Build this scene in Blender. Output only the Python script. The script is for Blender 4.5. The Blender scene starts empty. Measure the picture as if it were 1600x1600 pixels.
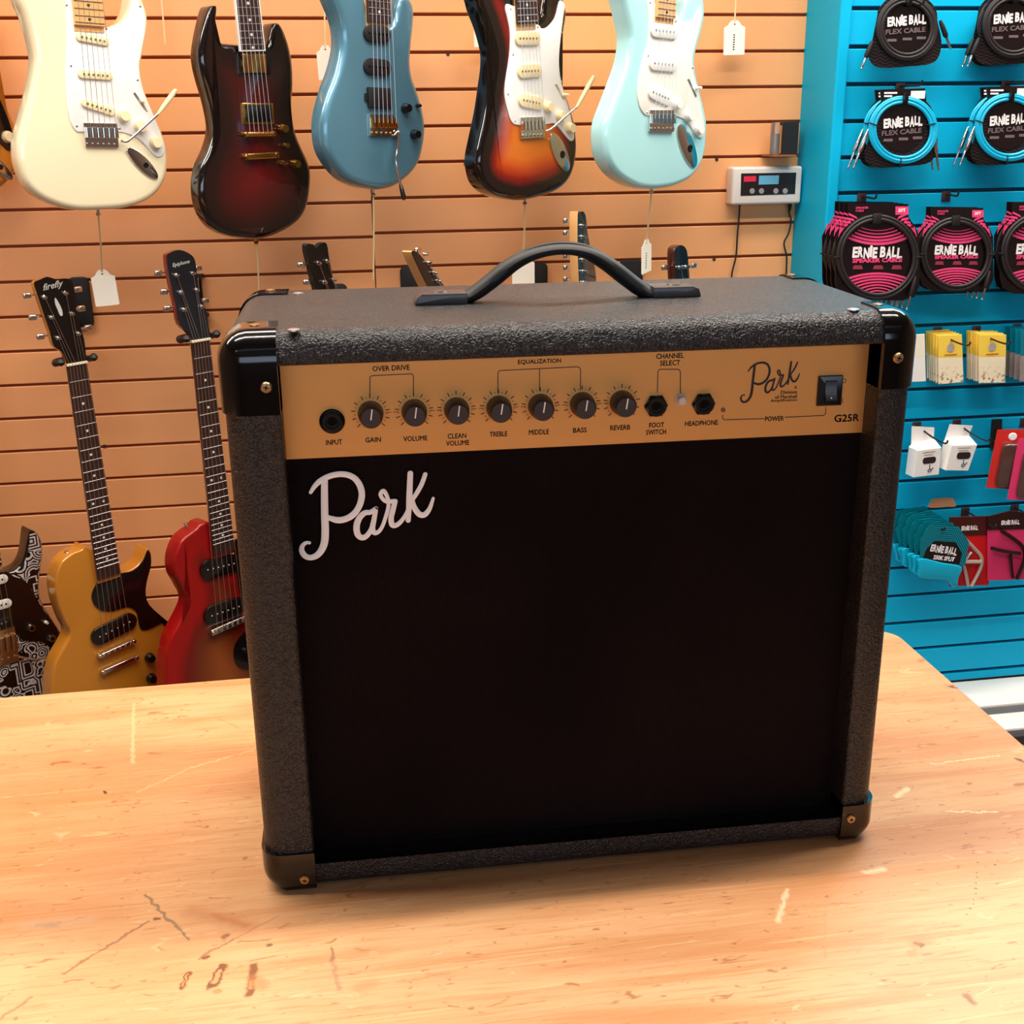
import bpy, bmesh, math, random
from mathutils import Vector, Matrix
random.seed(7)
PI = math.pi
SC = bpy.context.scene
COL = SC.collection

# ---------------------------------------------------------------- camera
CY, CP, CR = .1296, .3232, -.0123
CC = Vector((.0832, -.7218, .5217)); FPX = 1825.4
_f = Vector((math.sin(CY)*math.cos(CP), math.cos(CY)*math.cos(CP), -math.sin(CP)))
_r0 = Vector((math.cos(CY), -math.sin(CY), 0)); _u0 = _r0.cross(_f)
CRT = _r0*math.cos(CR) + _u0*math.sin(CR); CUP = _u0*math.cos(CR) - _r0*math.sin(CR)
cd = bpy.data.cameras.new('camera'); cam = bpy.data.objects.new('camera', cd); COL.objects.link(cam)
cam.matrix_world = Matrix(((CRT.x, CUP.x, -_f.x, CC.x), (CRT.y, CUP.y, -_f.y, CC.y), (CRT.z, CUP.z, -_f.z, CC.z), (0, 0, 0, 1)))
cd.sensor_width = 36; cd.lens = FPX/1600*36; cd.clip_start = .02; cd.clip_end = 50
SC.camera = cam
# ---------------------------------------------------------------- world, view
SC.view_settings.view_transform = 'Standard'; SC.view_settings.look = 'None'
SC.view_settings.gamma = 1; SC.view_settings.use_curve_mapping = False
SC.view_settings.exposure = 0.0
w = bpy.data.worlds.new('world'); SC.world = w; w.use_nodes = True
w.node_tree.nodes['Background'].inputs[0].default_value = (.9, .95, 1, 1)
w.node_tree.nodes['Background'].inputs[1].default_value = .05

ZF, ZC = -1.05, 1.95          # floor and ceiling
WA = .0245                    # the walls and bench run at this small angle to the amplifier
WN = Vector((-math.sin(WA), math.cos(WA), 0)); WX = Vector((math.cos(WA), math.sin(WA), 0))
DO, DB = 1.9975, 1.8286       # distance of the orange and of the blue slat wall
PIT = .0762; ZO, ZB = .7379, .7402

def area(name, loc, size, rot, power, color, spread=PI):
    l = bpy.data.lights.new(name, 'AREA'); l.shape = 'RECTANGLE'; l.size, l.size_y = size
    l.energy = power; l.color = color; l.spread = spread
    o = bpy.data.objects.new(name, l); COL.objects.link(o); o.location = loc; o.rotation_euler = rot
    return o
WARM = (1, .92, .83)
area('ceiling_tube_light', (.25, .15, ZC-.09), (2.4, .035), (0, 0, WA), 40, WARM)
for x, y, p in ((-1.6, .95, 22), (-.35, .95, 18), (.85, 1.15, 21), (2.0, 1.42, 36), (-1.2, -1.6, 1.5), (1.4, -1.6, 1.5)):
    area('ceiling_panel_light', (x, y, ZC-.09), (1.15, .26), (0, 0, WA), p, WARM)
area('window_daylight', (0, -3.85, .95), (4.8, 1.1), (PI/2, 0, 0), 16, (.72, .86, 1))
area('added_front_light', (.2, -1.02, 1.72), (2.6, .015), (0, 0, WA), 44, (.84, .93, 1))  # added lamp, put in to brighten the front strip of the bench

# ---------------------------------------------------------------- helpers
def ray(x, y): return _f + CRT*((x-800)/FPX) - CUP*((y-800)/FPX)
def on_plane(x, y, p0, n):
    d = ray(x, y); return CC + d*(((p0-CC).dot(n))/d.dot(n))
def on_wall(x, y, dist): return on_plane(x, y, WN*dist, WN)

def lin(c): return tuple(((v/255)/12.92 if v/255 <= .04045 else ((v/255+.055)/1.055)**2.4) for v in c)
def mat(name, rgb, rough=.5, metal=0, coat=0, bump=0, bscale=80, noise=0, nscale=6, spec=.5, alpha=1, emit=0, stretch=None, trans=0):
    m = bpy.data.materials.new(name); m.use_nodes = True
    nt = m.node_tree; b = nt.nodes['Principled BSDF']
    c = lin(rgb) + (1,)
    b.inputs['Base Color'].default_value = c; b.inputs['Roughness'].default_value = rough
    b.inputs['Metallic'].default_value = metal; b.inputs['Coat Weight'].default_value = coat
    b.inputs['Coat Roughness'].default_value = .03
    b.inputs['Specular IOR Level'].default_value = spec
    if alpha < 1: b.inputs['Alpha'].default_value = alpha
    if trans: b.inputs['Transmission Weight'].default_value = trans
    if emit:
        b.inputs['Emission Color'].default_value = c; b.inputs['Emission Strength'].default_value = emit
    if bump or noise:
        tc = nt.nodes.new('ShaderNodeTexCoord'); mp = nt.nodes.new('ShaderNodeMapping')
        nt.links.new(tc.outputs['Object'], mp.inputs[0])
        if stretch: mp.inputs['Scale'].default_value = stretch
    if bump:
        n = nt.nodes.new('ShaderNodeTexNoise'); n.inputs['Scale'].default_value = bscale; n.inputs['Detail'].default_value = 6
        bn = nt.nodes.new('ShaderNodeBump'); bn.inputs['Strength'].default_value = bump; bn.inputs['Distance'].default_value = .002
        nt.links.new(mp.outputs[0], n.inputs[0]); nt.links.new(n.outputs[0], bn.inputs['Height']); nt.links.new(bn.outputs[0], b.inputs['Normal'])
    if noise:
        n = nt.nodes.new('ShaderNodeTexNoise'); n.inputs['Scale'].default_value = nscale; n.inputs['Detail'].default_value = 5
        mx = nt.nodes.new('ShaderNodeMix'); mx.data_type = 'RGBA'
        mx.inputs[6].default_value = tuple(v*(1-noise) for v in c[:3]) + (1,)
        mx.inputs[7].default_value = tuple(min(1, v*(1+noise)) for v in c[:3]) + (1,)
        nt.links.new(mp.outputs[0], n.inputs[0]); nt.links.new(n.outputs[0], mx.inputs[0]); nt.links.new(mx.outputs[2], b.inputs['Base Color'])
    return m

def finish(name, bm, m, parent=None, ang=38, smooth=True):
    bmesh.ops.recalc_face_normals(bm, faces=bm.faces[:])
    for f in bm.faces: f.smooth = smooth
    if smooth:
        for e in bm.edges:
            if len(e.link_faces) == 2 and e.calc_face_angle(0) > math.radians(ang): e.smooth = False
    me = bpy.data.meshes.new(name); bm.to_mesh(me); bm.free()
    if m: me.materials.append(m)
    o = bpy.data.objects.new(name, me); COL.objects.link(o)
    if parent: o.parent = parent
    return o
def tag(o, label, cat, group=None):
    o['label'] = label; o['category'] = cat
    if group: o['group'] = group
    return o
def struct(o): o['kind'] = 'structure'; return o
def thing(name, label, cat, loc=(0, 0, 0), rotz=0, group=None):
    o = bpy.data.objects.new(name, None); COL.objects.link(o); o.empty_display_size = .05
    o.location = loc; o.rotation_euler = (0, 0, rotz)
    return tag(o, label, cat, group)
def dup(root, off, label, rot=0):
    r = root.copy(); COL.objects.link(r); r.location = root.location + Vector(off); r['label'] = label
    r.rotation_euler[1] += rot
    for ch in [c for c in root.children]:
        c = ch.copy(); COL.objects.link(c); c.parent = r
        for g in ch.children:
            d = g.copy(); COL.objects.link(d); d.parent = c
    return r

def box(bm, c, s, mtx=None, bev=0, seg=2):
    r = bmesh.ops.create_cube(bm, size=1); vs = r['verts']
    for v in vs: v.co = Vector((v.co.x*s[0], v.co.y*s[1], v.co.z*s[2]))
    if bev:
        es = list({e for v in vs for e in v.link_edges})
        rr = bmesh.ops.bevel(bm, geom=es, offset=bev, segments=seg, profile=.5, affect='EDGES')
        vs = list({v for f in rr['faces'] for v in f.verts} | {v for v in vs if v.is_valid})
    for v in vs:
        if mtx: v.co = mtx @ v.co
        v.co += Vector(c)
    return vs
def bx(x0, x1, y0, y1, z0, z1, bev=0, seg=2, bm=None):
    bm = bm or bmesh.new(); box(bm, ((x0+x1)/2, (y0+y1)/2, (z0+z1)/2), (x1-x0, y1-y0, z1-z0), bev=bev, seg=seg); return bm
def axis_m(d):
    return Vector((0, 0, 1)).rotation_difference(Vector(d).normalized()).to_matrix()
def lathe(bm, prof, c=(0, 0, 0), d=(0, 0, 1), n=24, sx=1):
    """prof: (radius, height) list along d"""
    M = axis_m(d); c = Vector(c); rings = []
    for r, h in prof:
        if r < 1e-6: rings.append([bm.verts.new(c + M @ Vector((0, 0, h)))])
        else: rings.append([bm.verts.new(c + M @ Vector((r*math.cos(2*PI*k/n)*sx, r*math.sin(2*PI*k/n), h))) for k in range(n)])
    for a, b in zip(rings, rings[1:]):
        for k in range(n):
            k2 = (k+1) % n
            if len(a) == 1 and len(b) == 1: continue
            if len(a) == 1: bm.faces.new((a[0], b[k], b[k2]))
            elif len(b) == 1: bm.faces.new((a[k], a[k2], b[0]))
            else: bm.faces.new((a[k], a[k2], b[k2], b[k]))
    if len(rings[0]) > 1: bm.faces.new(rings[0][::-1])
    if len(rings[-1]) > 1: bm.faces.new(rings[-1])
def cyl(bm, c, d, r, h, n=16, bev=0):
    p = [(r, 0), (r, h)] if not bev else [(r-bev, 0), (r, bev), (r, h-bev), (r-bev, h)]
    lathe(bm, p, c, d, n)
def tube(bm, pts, r, n=8, closed=False, flat=None):
    """flat=(axis vector, factor) squashes the section along an axis; r may be a list"""
    P = [Vector(p) for p in pts]; N = len(P); rings = []; up = None
    for i in range(N):
        a = P[i-1] if (i or closed) else P[i]; b = P[(i+1) % N] if (i < N-1 or closed) else P[i]
        t = (b-a).normalized()
        if up is None: up = t.orthogonal().normalized()
        up = (up - t*up.dot(t)).normalized(); s = t.cross(up)
        rr = r[i] if isinstance(r, (list, tuple)) else r; ring = []
        for k in range(n):
            o = up*(math.cos(2*PI*k/n)*rr) + s*(math.sin(2*PI*k/n)*rr)
            if flat: ax = Vector(flat[0]); o -= ax*(o.dot(ax)*(1-flat[1]))
            ring.append(bm.verts.new(P[i]+o))
        rings.append(ring)
    for i in range(N if closed else N-1):
        a, b = rings[i], rings[(i+1) % N]
        sh = 0
        if closed and i == N-1:
            sh = min(range(n), key=lambda s_: sum((a[k].co-b[(k+s_) % n].co).length for k in range(0, n, 2)))
        for k in range(n): bm.faces.new((a[k], a[(k+1) % n], b[(k+1+sh) % n], b[(k+sh) % n]))
    if not closed: bm.faces.new(rings[0][::-1]); bm.faces.new(rings[-1])
def catmull(P, sub=4, closed=True):
    out = []; N = len(P)
    for i in range(N if closed else N-1):
        if closed: p = [P[(i+j-1) % N] for j in range(4)]
        else: p = [P[max(0, min(N-1, i+j-1))] for j in range(4)]
        for s in range(sub):
            t = s/sub; t2 = t*t; t3 = t2*t
            out.append(tuple(.5*(2*p[1][k]+(p[2][k]-p[0][k])*t+(2*p[0][k]-5*p[1][k]+4*p[2][k]-p[3][k])*t2+(3*p[1][k]-p[0][k]-3*p[2][k]+p[3][k])*t3) for k in range(len(P[0]))))
    if not closed: out.append(tuple(P[-1]))
    return out
def ccw(P):
    a = sum(P[i-1][0]*P[i][1]-P[i][0]*P[i-1][1] for i in range(len(P)))
    return list(P) if a > 0 else list(P)[::-1]
def normals2(P):
    out = []
    for i in range(len(P)):
        a, b = P[i-1], P[(i+1) % len(P)]; tx, tz = b[0]-a[0], b[1]-a[1]; l = math.hypot(tx, tz) or 1
        out.append((tz/l, -tx/l))
    return out
def crossings(Q):
    out = []; n = len(Q)
    for i in range(n):
        a, b = Q[i], Q[(i+1) % n]; ex, ez = b[0]-a[0], b[1]-a[1]
        for j in range(i+2, min(n, i+n-1)):
            c, d = Q[j], Q[(j+1) % n]
            if min(c[0], d[0]) > max(a[0], b[0]) or max(c[0], d[0]) < min(a[0], b[0]) or min(c[1], d[1]) > max(a[1], b[1]) or max(c[1], d[1]) < min(a[1], b[1]): continue
            den = ex*(d[1]-c[1])-ez*(d[0]-c[0])
            if abs(den) < 1e-14: continue
            t = ((c[0]-a[0])*(d[1]-c[1])-(c[1]-a[1])*(d[0]-c[0]))/den; u = ((c[0]-a[0])*ez-(c[1]-a[1])*ex)/den
            if 0 < t < 1 and 0 < u < 1: out.append((i, j))
    return out
def safe_inset(P, Nn, r):
    """how far each rim point may be rounded inwards before the rim folds over itself"""
    n = len(P); s = [1.0]*n
    for _ in range(14):
        X = crossings([(p[0]-q[0]*r*k, p[1]-q[1]*r*k) for p, q, k in zip(P, Nn, s)])
        if not X: break
        for i, j in X:
            rng = range(i-2, j+4) if j-i < n/2 else range(j-2, i+n+4)
            for k in rng: s[k % n] *= .65
        s = [(s[k-1]+2*s[k]+s[(k+1) % n])/4 if s[k] < 1 or s[k-1] < 1 or s[(k+1) % n] < 1 else 1.0 for k in range(n)]
    return s
def slab(bm, P, yf, yb, r=0, seg=4, grid=0, arch=0, rb=None):
    """outline P in (x,z), front at y=yf (facing -y), back at y=yb, edges rounded by r. grid>0 subdivides the front and stores its distance to the rim."""
    lay = bm.verts.layers.float.new('rim') if grid else None
    P = ccw(P); Nn = normals2(P); rings = []
    S_ = safe_inset(P, Nn, r) if r > .004 and len(P) > 100 else [1]*len(P)
    def ring(ins, y): return [bm.verts.new((p[0]-n_[0]*ins*k_, y, p[1]-n_[1]*ins*k_)) for p, n_, k_ in zip(P, Nn, S_)]
    if r:
        for k in range(seg+1):
            th = k/seg*PI/2; rings.append(ring(r*(1-math.sin(th)), yf + r*(1-math.cos(th))))
        rb_ = r if rb is None else rb
        if rb_:
            for k in range(seg+1):
                th = (1-k/seg)*PI/2; rings.append(ring(rb_*(1-math.sin(th)), yb - rb_*(1-math.cos(th))))
        else: rings.append(ring(0, yb))
    else: rings = [ring(0, yf), ring(0, yb)]
    n = len(P)
    for a, b in zip(rings, rings[1:]):
        for k in range(n): bm.faces.new((a[k], a[(k+1) % n], b[(k+1) % n], b[k]))
    bm.faces.new(rings[-1])
    if not grid: bm.faces.new(rings[0]); return
    for v in bm.verts: v[lay] = 0
    f = bm.faces.new(rings[0]); 
    res = bmesh.ops.triangulate(bm, faces=[f]); fs = set(res['faces'])
    xs = [p[0] for p in P]; zs = [p[1] for p in P]
    for ax, lo, hi in ((0, min(xs), max(xs)), (2, min(zs), max(zs))):
        c = lo + grid
        while c < hi:
            co = [0, 0, 0]; co[ax] = c; no = [0, 0, 0]; no[ax] = 1
            fs = {q for q in fs if q.is_valid}
            geom = list(fs) + list({e for q in fs for e in q.edges}) + list({v for q in fs for v in q.verts})
            rr = bmesh.ops.bisect_plane(bm, geom=geom, plane_co=co, plane_no=no, dist=1e-6)
            fs = {g for g in rr['geom'] if isinstance(g, bmesh.types.BMFace)}
            c += grid
    segs = list(zip(P, P[1:]+P[:1]))
    for v in {v for q in fs if q.is_valid for v in q.verts}:
        x, z = v.co.x, v.co.z; best = 9
        for a, b in segs:
            dx, dz = b[0]-a[0], b[1]-a[1]; L = dx*dx+dz*dz or 1e-12
            t = max(0, min(1, ((x-a[0])*dx+(z-a[1])*dz)/L))
            best = min(best, math.hypot(x-a[0]-t*dx, z-a[1]-t*dz))
        v[lay] = best
def arc(c, rx, rz, a0, a1, n=10): return [(c[0]+rx*math.cos(a0+(a1-a0)*k/n), c[1]+rz*math.sin(a0+(a1-a0)*k/n)) for k in range(n+1)]
def rrect(x0, x1, z0, z1, r, n=4):
    return arc((x1-r, z1-r), r, r, 0, PI/2, n)+arc((x0+r, z1-r), r, r, PI/2, PI, n)+arc((x0+r, z0+r), r, r, PI, 1.5*PI, n)+arc((x1-r, z0+r), r, r, 1.5*PI, 2*PI, n)

def text_mesh(s, m, parent, centre, width=None, height=None, name='lettering', bold=0, thick=.0002, shear=0, rot=0, align='CENTER', squash=1, fat=0):
    """lettering facing -y in the parent's frame; centre=(x,y,z)"""
    cu = bpy.data.curves.new('lettering', 'FONT'); cu.body = s; cu.size = 1; cu.extrude = 0; cu.offset = bold; cu.shear = shear
    cu.resolution_u = 2
    tmp = bpy.data.objects.new('lettering', cu)
    me = bpy.data.meshes.new_from_object(tmp); bpy.data.objects.remove(tmp); bpy.data.curves.remove(cu)
    xs = [v.co.x for v in me.vertices]; ys = [v.co.y for v in me.vertices]
    if not xs: return None
    w_, h_ = max(xs)-min(xs), max(ys)-min(ys)
    k = width/w_ if width else height/h_
    kz = height/h_ if (height and width) else k*squash
    cx = {'CENTER': (max(xs)+min(xs))/2, 'RIGHT': max(xs), 'LEFT': min(xs)}[align]; cz = (max(ys)+min(ys))/2
    c, sn = math.cos(rot), math.sin(rot)
    for v in me.vertices:
        x, z = (v.co.x-cx)*k, (v.co.y-cz)*kz
        v.co = Vector((centre[0]+x*c-z*sn, centre[1]-thick, centre[2]+x*sn+z*c))
    if fat:
        bm = bmesh.new(); bm.from_mesh(me); g0 = bm.verts[:]+bm.edges[:]+bm.faces[:]
        for dx_, dz_ in ((fat, 0), (-fat, 0), (0, fat), (0, -fat)):
            d_ = bmesh.ops.duplicate(bm, geom=g0)
            for v in d_['geom']:
                if isinstance(v, bmesh.types.BMVert): v.co.x += dx_; v.co.z += dz_
        bm.to_mesh(me); bm.free()
    me.materials.append(m); me.name = name
    o = bpy.data.objects.new(name, me); COL.objects.link(o); o.parent = parent
    return o

class Frame:
    """a plane facing the room: local x right, local y into the wall, local z up"""
    def __init__(s, org, phi, tilt=0):
        s.org = Vector(org); s.phi = phi; s.M = Matrix.Rotation(phi, 3, 'Z'); s.Mi = s.M.inverted(); s.n = s.M @ Vector((0, -1, 0))
    def hit(s, x, y, w=0):
        p = s.Mi @ (on_plane(x, y, s.org + s.n*w, s.n) - s.org); return Vector((p.x, -w, p.z))
    def h2(s, x, y, w=0): p = s.hit(x, y, w); return (p.x, p.z)
    def sc(s, x, y): return (s.hit(x+5, y)-s.hit(x-5, y)).length/10
    def world(s, l): return s.org + s.M @ Vector(l)

# ---------------------------------------------------------------- materials
def wall_mat(name, rgb, var):
    return mat(name, rgb, rough=.42, noise=var, nscale=1.3, bump=.12, bscale=260)
M_or = wall_mat('orange_slatwall', (243, 172, 114), .08); M_orb = mat('orange_groove', (150, 82, 40), .7)
M_te = mat('teal_panel', (0, 176, 222), .55, spec=.18, noise=.05, nscale=2); M_teb = mat('teal_groove', (0, 62, 80), .7)
M_floor = mat('grey_floor', (92, 78, 68), .5, noise=.1); M_ceil = mat('grey_ceiling', (128, 122, 116), .8, bump=.1)
M_wall = mat('brown_wall', (120, 92, 74), .8)
M_blk = mat('black_plastic', (16, 14, 14), .25); M_blkm = mat('matte_black', (22, 20, 20), .55)
M_gloss = mat('gloss_black_plastic', (8, 6, 6), .14, coat=.35, noise=.2, nscale=30, spec=.35)
M_chrome = mat('chrome', (225, 222, 218), .15, metal=1); M_gold = mat('gold_plate', (215, 165, 85), .2, metal=1)
M_brass = mat('brass_screw', (190, 150, 105), .35, metal=1); M_steel = mat('steel_string', (215, 215, 215), .3, metal=1)
M_white = mat('white_plastic', (240, 238, 232), .35); M_cream = mat('cream_plastic', (245, 226, 180), .35)
M_card = mat('tag_card', (246, 240, 224), .7, noise=.02, nscale=30); M_thread = mat('tag_string', (232, 208, 160), .8)
M_maple = mat('maple', (232, 176, 112), .35, coat=.5, noise=.12, nscale=8, stretch=(6, 1, 1))
M_rose = mat('rosewood', (52, 30, 24), .45, noise=.35, nscale=14, stretch=(8, 1, 1)); M_pearl = mat('pearl_inlay', (225, 225, 215), .3)
M_nut = mat('bone_nut', (245, 232, 200), .4)
# ---------------------------------------------------------------- room shell
def shell(name, bm, mats):
    o = finish(name, bm, None, smooth=False); o.rotation_euler = (0, 0, WA)
    for m in mats: o.data.materials.append(m)
    return struct(o)
def slatwall(name, x0, x1, d, z0, gap, mats, zlo=ZF, zhi=ZC, notch=None):
    bm = bx(x0, x1, d+.011, d+.05, zlo, zhi)
    for f in bm.faces: f.material_index = 1
    k0 = math.floor((z0-zhi)/PIT)
    for k in range(k0, int((z0-zlo)/PIT)+1):
        a, b = z0-(k+1)*PIT+gap/2, z0-k*PIT-gap/2
        a, b = max(a, zlo), min(b, zhi)
        if b-a < .01: continue
        box(bm, ((x0+x1)/2, d+.0065, (a+b)/2), (x1-x0, .013, b-a), bev=.0012, seg=1)
    return shell(name, bm, mats)
sx = on_wall(585, 400, DO).dot(WX)
ex = on_wall(1250, 200, DO).dot(WX)
slatwall('wall_back', -2.6, sx-.001, DO, ZO-.005, .0065, (M_or, M_orb))
slatwall('wall_back.001', sx+.001, ex, DO, ZO+.003, .0065, (M_or, M_orb))
bx0 = on_wall(1321, 130, DB).dot(WX)
slatwall('wall_right', bx0, 3.0, DB, ZB, .0085, (M_te, M_teb), zlo=-.885)
shell('wall_right_base', bx(ex, 3.0, DB+.02, DB+.05, ZF, -.885), (M_wall,))
shell('trim_1', bx(ex, bx0-.002, DB-.012, DO+.05, ZF, ZC, bev=.004), (M_te,))
bm = bmesh.new()
for k, (x, y) in enumerate(((345, 84), (700, 83), (727, 255), (1120, 248), (1116, 404), (163, 696), (345, 148))):
    p = on_wall(x, y, DO-.001); cyl(bm, (p.dot(WX), DO-.0012, p.z-.002), (0, 1, 0), .004, .003, 10)
o = shell('trim_2', bm, (mat('dark_nail_hole', (60, 32, 18), .8),))
shell('floor', bx(-2.6, 3.0, -4, 2.2, ZF-.05, ZF), (M_floor,))
shell('ceiling', bx(-2.6, 3.0, -4, 2.2, ZC, ZC+.05), (M_ceil,))
shell('wall_left', bx(-2.65, -2.6, -4, 2.2, ZF, ZC), (M_wall,))
shell('wall_far_right', bx(3.0, 3.05, -4, 2.2, ZF, ZC), (M_wall,))
bm = bx(-2.6, -2.5, -4.05, -4, ZF, ZC)
bx(-2.5, 2.5, -4.05, -4, ZF, .4, bm=bm); bx(-2.5, 2.5, -4.05, -4, 1.5, ZC, bm=bm); bx(2.5, 3.0, -4.05, -4, ZF, ZC, bm=bm)
shell('wall_front', bm, (M_wall,))
M_sky = mat('daylight_glass', (215, 232, 255), .1, emit=2.2)
bm = bx(-2.5, 2.5, -4.07, -4.06, .4, 1.5); o = shell('window_1', bm, (M_sky,))
bm = bmesh.new()
for x in (-2.48, -1.2, 0, 1.2, 2.48): bx(x-.025, x+.025, -4.05, -3.98, .4, 1.5, bm=bm)
for z in (.42, 1.48): bx(-2.5, 2.5, -4.05, -3.98, z-.025, z+.025, bm=bm)
shell('trim_3', bm, (M_white,))
M_lamp = mat('lamp_diffuser', (255, 236, 208), .4, emit=4)
def ceiling_lamp(x, y, sx_, sy_, label):
    t = thing('ceiling_light', label, 'light', (x, y, ZC), WA)
    finish('frame', bx(-sx_/2-.03, sx_/2+.03, -sy_/2-.03, sy_/2+.03, -.06, 0, bev=.004), M_white, t)
    finish('diffuser', bx(-sx_/2, sx_/2, -sy_/2, sy_/2, -.07, -.055), M_lamp, t)
ceiling_lamp(.25, .15, 2.4, .05, 'long narrow ceiling tube light straight above the workbench')
for (x, y), l in zip(((-1.6, .95), (-.35, .95), (.85, 1.15), (2.0, 1.42), (-1.2, -1.6), (1.4, -1.6)),
    ('ceiling light panel nearest the wall over the white guitar', 'ceiling light panel over the middle of the orange slat wall', 'ceiling light panel in front of the teal pillar', 'ceiling light panel over the blue slat wall', 'ceiling light panel behind the camera to the left', 'ceiling light panel behind the camera to the right')):
    ceiling_lamp(x, y, 1.15, .26, l)
# added unseen lamp, its back lip shaped to edge the bench's bright front
t = thing('added_hooded_lamp', 'added out-of-view hooded lamp that brightens only the front of the workbench', 'light', (.2, -1.02, 1.74), WA)
bm = bx(-1.4, 1.4, -.2, .02, .03, .045); lipz = -.37
yl = (1.02-.037)*.35/1.72
bx(-1.4, 1.4, yl, yl+.006, lipz, .045, bm=bm); bx(-1.4, 1.4, .0, yl+.006, .03, .045, bm=bm)
bx(-1.4, 1.4, -.2, -.194, lipz, .045, bm=bm)
finish('cutoff_hood', bm, mat('dark_cutoff_hood', (40, 40, 42), .6), t)
for x in (-1.2, 1.2):
    bm = bmesh.new(); cyl(bm, (x, -.08, .045), (0, 0, 1), .004, ZC-1.785); finish('hanging_rod', bm, M_steel, t)

# ---------------------------------------------------------------- workbench
def hz(x, y, z=0): return on_plane(x, y, Vector((0, 0, z)), Vector((0, 0, 1)))
def bench_xy(x, y): p = hz(x, y); return (p.dot(WX), p.dot(WN))
M_wood = bpy.data.materials.new('worn_pine'); M_wood.use_nodes = True
nt = M_wood.node_tree; N = nt.nodes; L = nt.links; B = N['Principled BSDF']
tc = N.new('ShaderNodeTexCoord')
def nmap(sc_, loc=(0, 0, 0)):
    m = N.new('ShaderNodeMapping'); m.inputs['Scale'].default_value = sc_; m.inputs['Location'].default_value = loc
    L.new(tc.outputs['Object'], m.inputs[0]); return m.outputs[0]
def noise(vec, s, det=5, dist=0, rough=.5):
    n = N.new('ShaderNodeTexNoise'); n.inputs['Scale'].default_value = s; n.inputs['Detail'].default_value = det
    n.inputs['Distortion'].default_value = dist; n.inputs['Roughness'].default_value = rough; L.new(vec, n.inputs[0]); return n.outputs[0]
def ramp(v, a, b, lo=0, hi=1):
    m = N.new('ShaderNodeMapRange'); m.inputs['From Min'].default_value = a; m.inputs['From Max'].default_value = b
    m.inputs['To Min'].default_value = lo; m.inputs['To Max'].default_value = hi; L.new(v, m.inputs[0]); return m.outputs[0]
def mixc(f, a, b):
    m = N.new('ShaderNodeMix'); m.data_type = 'RGBA'
    L.new(f, m.inputs[0])
    for i, c in ((6, a), (7, b)):
        if isinstance(c, tuple): m.inputs[i].default_value = lin(c)+(1,)
        else: L.new(c, m.inputs[i])
    return m.outputs[2]
def vm(op, a, b=None, sc_=None):
    n = N.new('ShaderNodeVectorMath'); n.operation = op
    L.new(a, n.inputs[0])
    if b is not None:
        if hasattr(b, 'links'): L.new(b, n.inputs[1])
        else: n.inputs[1].default_value = b
    if sc_ is not None: L.new(sc_, n.inputs['Scale'])
    return n.outputs
g1 = noise(nmap((1, 14, 14)), 3.2, 8, .6); g2 = noise(nmap((1.2, 5, 5), (3, 1, 0)), 2.0, 4, .8); g3 = noise(nmap((4, 60, 60)), 6, 4)
col = mixc(ramp(g2, .34, .66), (202, 140, 93), (219, 170, 121))
col = mixc(ramp(g1, .50, .66, 0, .6), col, (190, 120, 66))
col = mixc(ramp(g3, .52, .72, 0, .6), col, (190, 122, 72))
col = mixc(ramp(noise(nmap((1.5, 90, 90), (2, 2, 0)), 5, 3, .3), .58, .70, 0, .5), col, (230, 186, 134))
col = mixc(ramp(noise(nmap((1, 1, 1), (5, 9, 0)), 5, 3), .45, .65, 0, .4), col, (200, 136, 82))
col = mixc(ramp(noise(nmap((3, 9, 9), (7, 2, 0)), 9, 6, 1.5), .66, .72, 0, .5), col, (234, 190, 144))      # pale scuffs
col = mixc(ramp(noise(nmap((7, 22, 22), (1, 5, 0)), 8, 5, 1.2), .63, .70, 0, .7), col, (156, 92, 52))
col = mixc(ramp(noise(nmap((14, 30, 30), (8, 8, 0)), 7, 3, .8), .70, .76, 0, .7), col, (150, 92, 54))      # short dents
wob = N.new('ShaderNodeTexNoise'); wob.inputs['Scale'].default_value = 160; L.new(nmap((1, 1, 1)), wob.inputs[0])
wv = vm('SCALE', vm('SUBTRACT', wob.outputs[1], (.5, .5, .5))[0]); wv[0].node.inputs['Scale'].default_value = .006
PV = vm('ADD', tc.outputs['Object'], wv[0])[0]
PV = vm('MULTIPLY', PV, (1, 1, 0))[0]
NMK = 0
def mark(a, b, r, color, strength=.8, soft=.5):
    global col, PV, NMK
    a = Vector((*bench_xy(*a), 0)); b = Vector((*bench_xy(*b), 0))
    if (b-a).length < 1e-5: b = a+Vector((1e-4, 0, 0))
    ba = b-a; pa = vm('SUBTRACT', PV, tuple(a))[0]
    h = N.new('ShaderNodeMath'); h.operation = 'MULTIPLY'; h.use_clamp = True
    L.new(vm('DOT_PRODUCT', pa, tuple(ba))['Value'], h.inputs[0]); h.inputs[1].default_value = 1/ba.length_squared
    q = N.new('ShaderNodeVectorMath'); q.operation = 'SCALE'; q.inputs[0].default_value = tuple(ba); L.new(h.outputs[0], q.inputs['Scale'])
    d = vm('LENGTH', vm('SUBTRACT', pa, q.outputs[0])[0])['Value']
    col = mixc(ramp(d, r, r*soft, 0, strength), col, color)
    NMK += 1
    if NMK % 3 == 0:      # keeps the marks in order, moves nothing
        k = N.new('ShaderNodeVectorMath'); k.operation = 'MULTIPLY_ADD'
        L.new(col, k.inputs[0]); k.inputs[1].default_value = (1e-7, 1e-7, 1e-7); L.new(PV, k.inputs[2]); PV = k.outputs[0]
BR, DK, GY = (118, 62, 28), (70, 36, 16), (122, 98, 72)
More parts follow.
